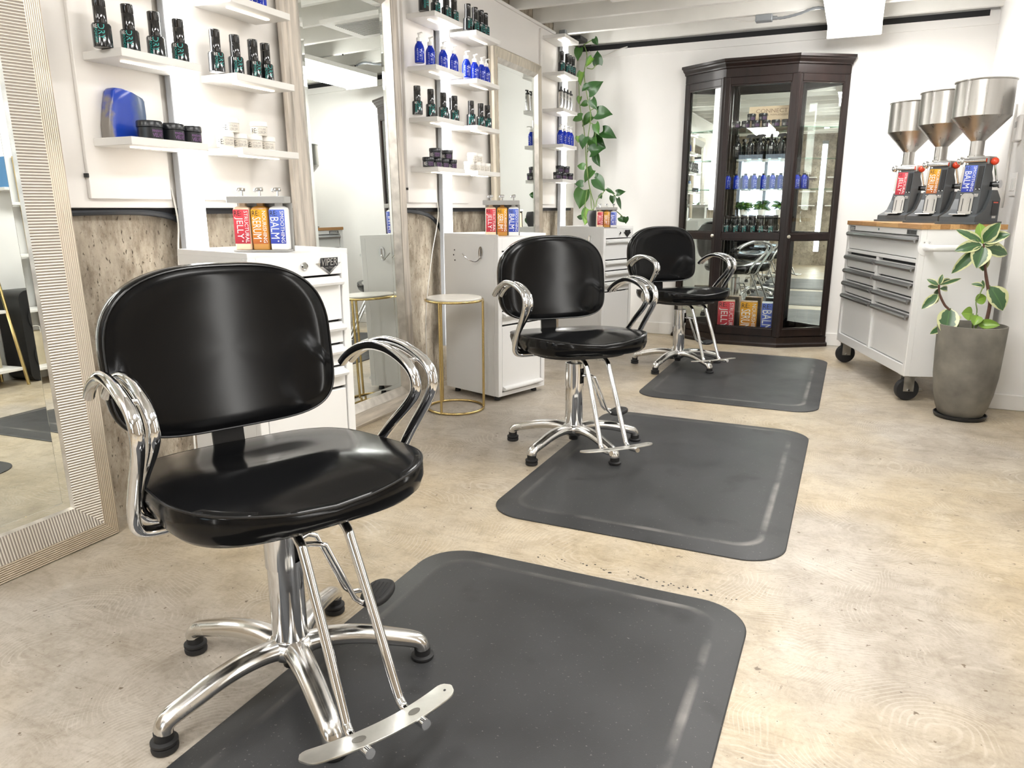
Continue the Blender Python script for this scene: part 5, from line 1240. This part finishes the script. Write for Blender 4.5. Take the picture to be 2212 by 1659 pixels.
tag(MB().tube([(.742, 5.02, 1.05), (.742, 5.02, 1.60)], .0065, 8).build('conduit_pipe', 'plastic_white'), 'thin white conduit on the right wall behind the nearest hopper', 'pipe')
# air conditioning cassette, seen in the mirror beside the nearest cart
ac = thing('ceiling_cassette', 'white ceiling air conditioner cassette seen reflected in the grey wood mirror', 'air conditioner', (-1.22, 4.62, 2.300), 0)
MB().box(-.30, .30, -.24, .24, 0.0, .034, .006).build('panel', 'plastic_white', ac)
mb = MB()
for i in range(16): mb.box(-.22, .22, -.17 + i * .0215, -.17 + i * .0215 + .010, -.004, .0002)
mb.build('grille', 'satin_grey', ac, smooth=False)

# ------------------------------------------------------------------ things across the room, seen only in the mirrors
ls = thing('ladder_shelf', 'gold framed ladder shelf with white boards opposite the far left mirror', 'shelf', (.785, 2.78, 0), 0)
for y in (-.28, .28):
    MB().tube([(-.10, y, .001), (.19, y, 1.50)], .011, 8).build('front_rail', 'gold', ls); MB().tube([(.19, y, .001), (.195, y, 1.50)], .011, 8).build('rear_rail', 'gold', ls)
for z, d in ((.10, .27), (.48, .20), (.84, .13), (1.18, .08)): MB().box(.19 - d, .19, -.28, .28, z, z + .02, .002).build('board', 'plastic_white', ls)
for y, z, m_, l in ((-.10, .1205, 'kraft', 'cream paper bag on the lowest board of the ladder shelf'), (.14, .1205, 'kraft', 'cream paper bag beside another on the lowest ladder shelf board'), (.05, .5005, 'teal_bag', 'dark teal bag on the second board of the ladder shelf'), (-.16, .5005, 'kraft', 'cream paper bag on the second board of the ladder shelf')):
    t = thing('gift_bag', l, 'bag', (.875, 2.78 + y, z), 0)
    MB().rings([[(a, b, zz) for a, b in rrect(.10 * q, .16 * q, .012, 2)] for q, zz in ((.97, 0), (1, .004), (.98, .18), (.92, .225))]).build('bag_body', m_, t)
    MB().tube(spline([(-.057, -.035, .215), (-.06, -.03, .26), (-.06, .03, .26), (-.057, .035, .215)], 5), .003, 6).build('handle', 'cable_white', t)
sp = thing('floor_speaker', 'tall black party speaker on the floor by the ladder shelf', 'speaker', (.865, 3.27, 0), 0)
MB().rings([[(d, a, .001 + b) for a, b in [(p, q + .31) for p, q in rrect(.30, .62, .06, 5)]] for d in (-.13, .12)]).build('cabinet', 'black_plastic', sp)
for z in (.17, .43):
    MB().lathe([(.11, 0), (.11, .008), (.095, .010), (.03, -.002), (.002, .004)], 28, Matrix.Translation((-.131, 0, z)) @ Matrix.Rotation(-PI / 2, 4, 'Y')).build('speaker_cone', 'rubber', sp)
rk = thing('open_rack', 'narrow white open rack with bottles beside the black speaker', 'rack', (.90, 3.70, 0), 0)
MB().box(-.09, .09, -.20, -.18, .001, .92, .002).box(-.09, .09, .18, .20, .001, .92, .002).build('side', 'powder_white', rk)
for z in (.06, .36, .64, .90): MB().box(-.09, .09, -.18, .18, z, z + .02, .002).build('board', 'powder_white', rk)
for j, (x, y) in enumerate(((.85, 3.60), (.85, 3.70), (.85, 3.79))):
    place('powder', x, y, .3805, PI, 'black powder bottle on the open white rack, %s from the left' % ORD[j], 'powder bottles on the open rack')
wsf = thing('wall_shelf', 'small white wall shelf with books opposite the far left mirror', 'shelf', (.999, 3.45, 1.30), PI)
MB().box(0, .15, -.22, .22, -.02, 0, .002).build('board', 'shelf_white', wsf)
for j, (m_, h_) in enumerate((('book_blue', .20), ('book_green', .17), ('book_brown', .21), ('book_blue', .16))):
    t = thing('book', '%s book standing on the small white wall shelf' % ('tall blue', 'green', 'brown', 'short blue')[j], 'book', (.92, 3.30 + .06 * j, 1.3004), 0, 'books on the small wall shelf')
    MB().box(-.06, .06, -.018, .018, 0, h_, .002).build('cover', m_, t); MB().box(-.057, .0605, -.015, .015, .004, h_ + .0005).build('pages', 'plastic_white', t, smooth=False)
# foliage on the rear window sill, seen in the cabinet's mirrored back
for n_, (px, pn) in enumerate(((-1.95, 'left'), (-1.62, 'middle'), (-1.30, 'right'))):
    t = thing('window_plant', 'bushy green plant in a white pot, %s one on the rear window sill' % pn, 'plant', (px, -2.58, .90))
    MB().lathe([(.002, .0005), (.06, .0005), (.08, .12), (.075, .12), (.002, .105)], 24).build('pot', 'plastic_white', t)
    for i in range(34):
        a = random.uniform(0, 2 * PI); e = random.uniform(.15, 1.2); r_ = random.uniform(.08, .17)
        p = Vector((0, 0, .12)) + Vector((math.cos(a) * math.cos(e) * .55, math.sin(a) * math.cos(e) * .35, math.sin(e))) * r_
        d = Vector((math.cos(a), math.sin(a) * .4, random.uniform(-.5, .4))).normalized() * random.uniform(.08, .13)
        mb = leaf_mesh(MB(), p, p + d, .06, (random.uniform(-.4, .4), 1, random.uniform(0, 1)), .1, .2, .25, 6, 2)
        mb.build('leaf', random.choice(['leaf_dark', 'leaf_mid', 'leaf_bright']), t, 80)
        MB().tube([(0, 0, .104), tuple((p + Vector((0, 0, .1))) * .5), tuple(p)], .002, 5).build('stem', 'stem_green', t)
sill = struct(MB().box(-2.14, -1.10, -2.70, -2.44, .875, .8995, .003).build('trim_2', 'white_paint'))
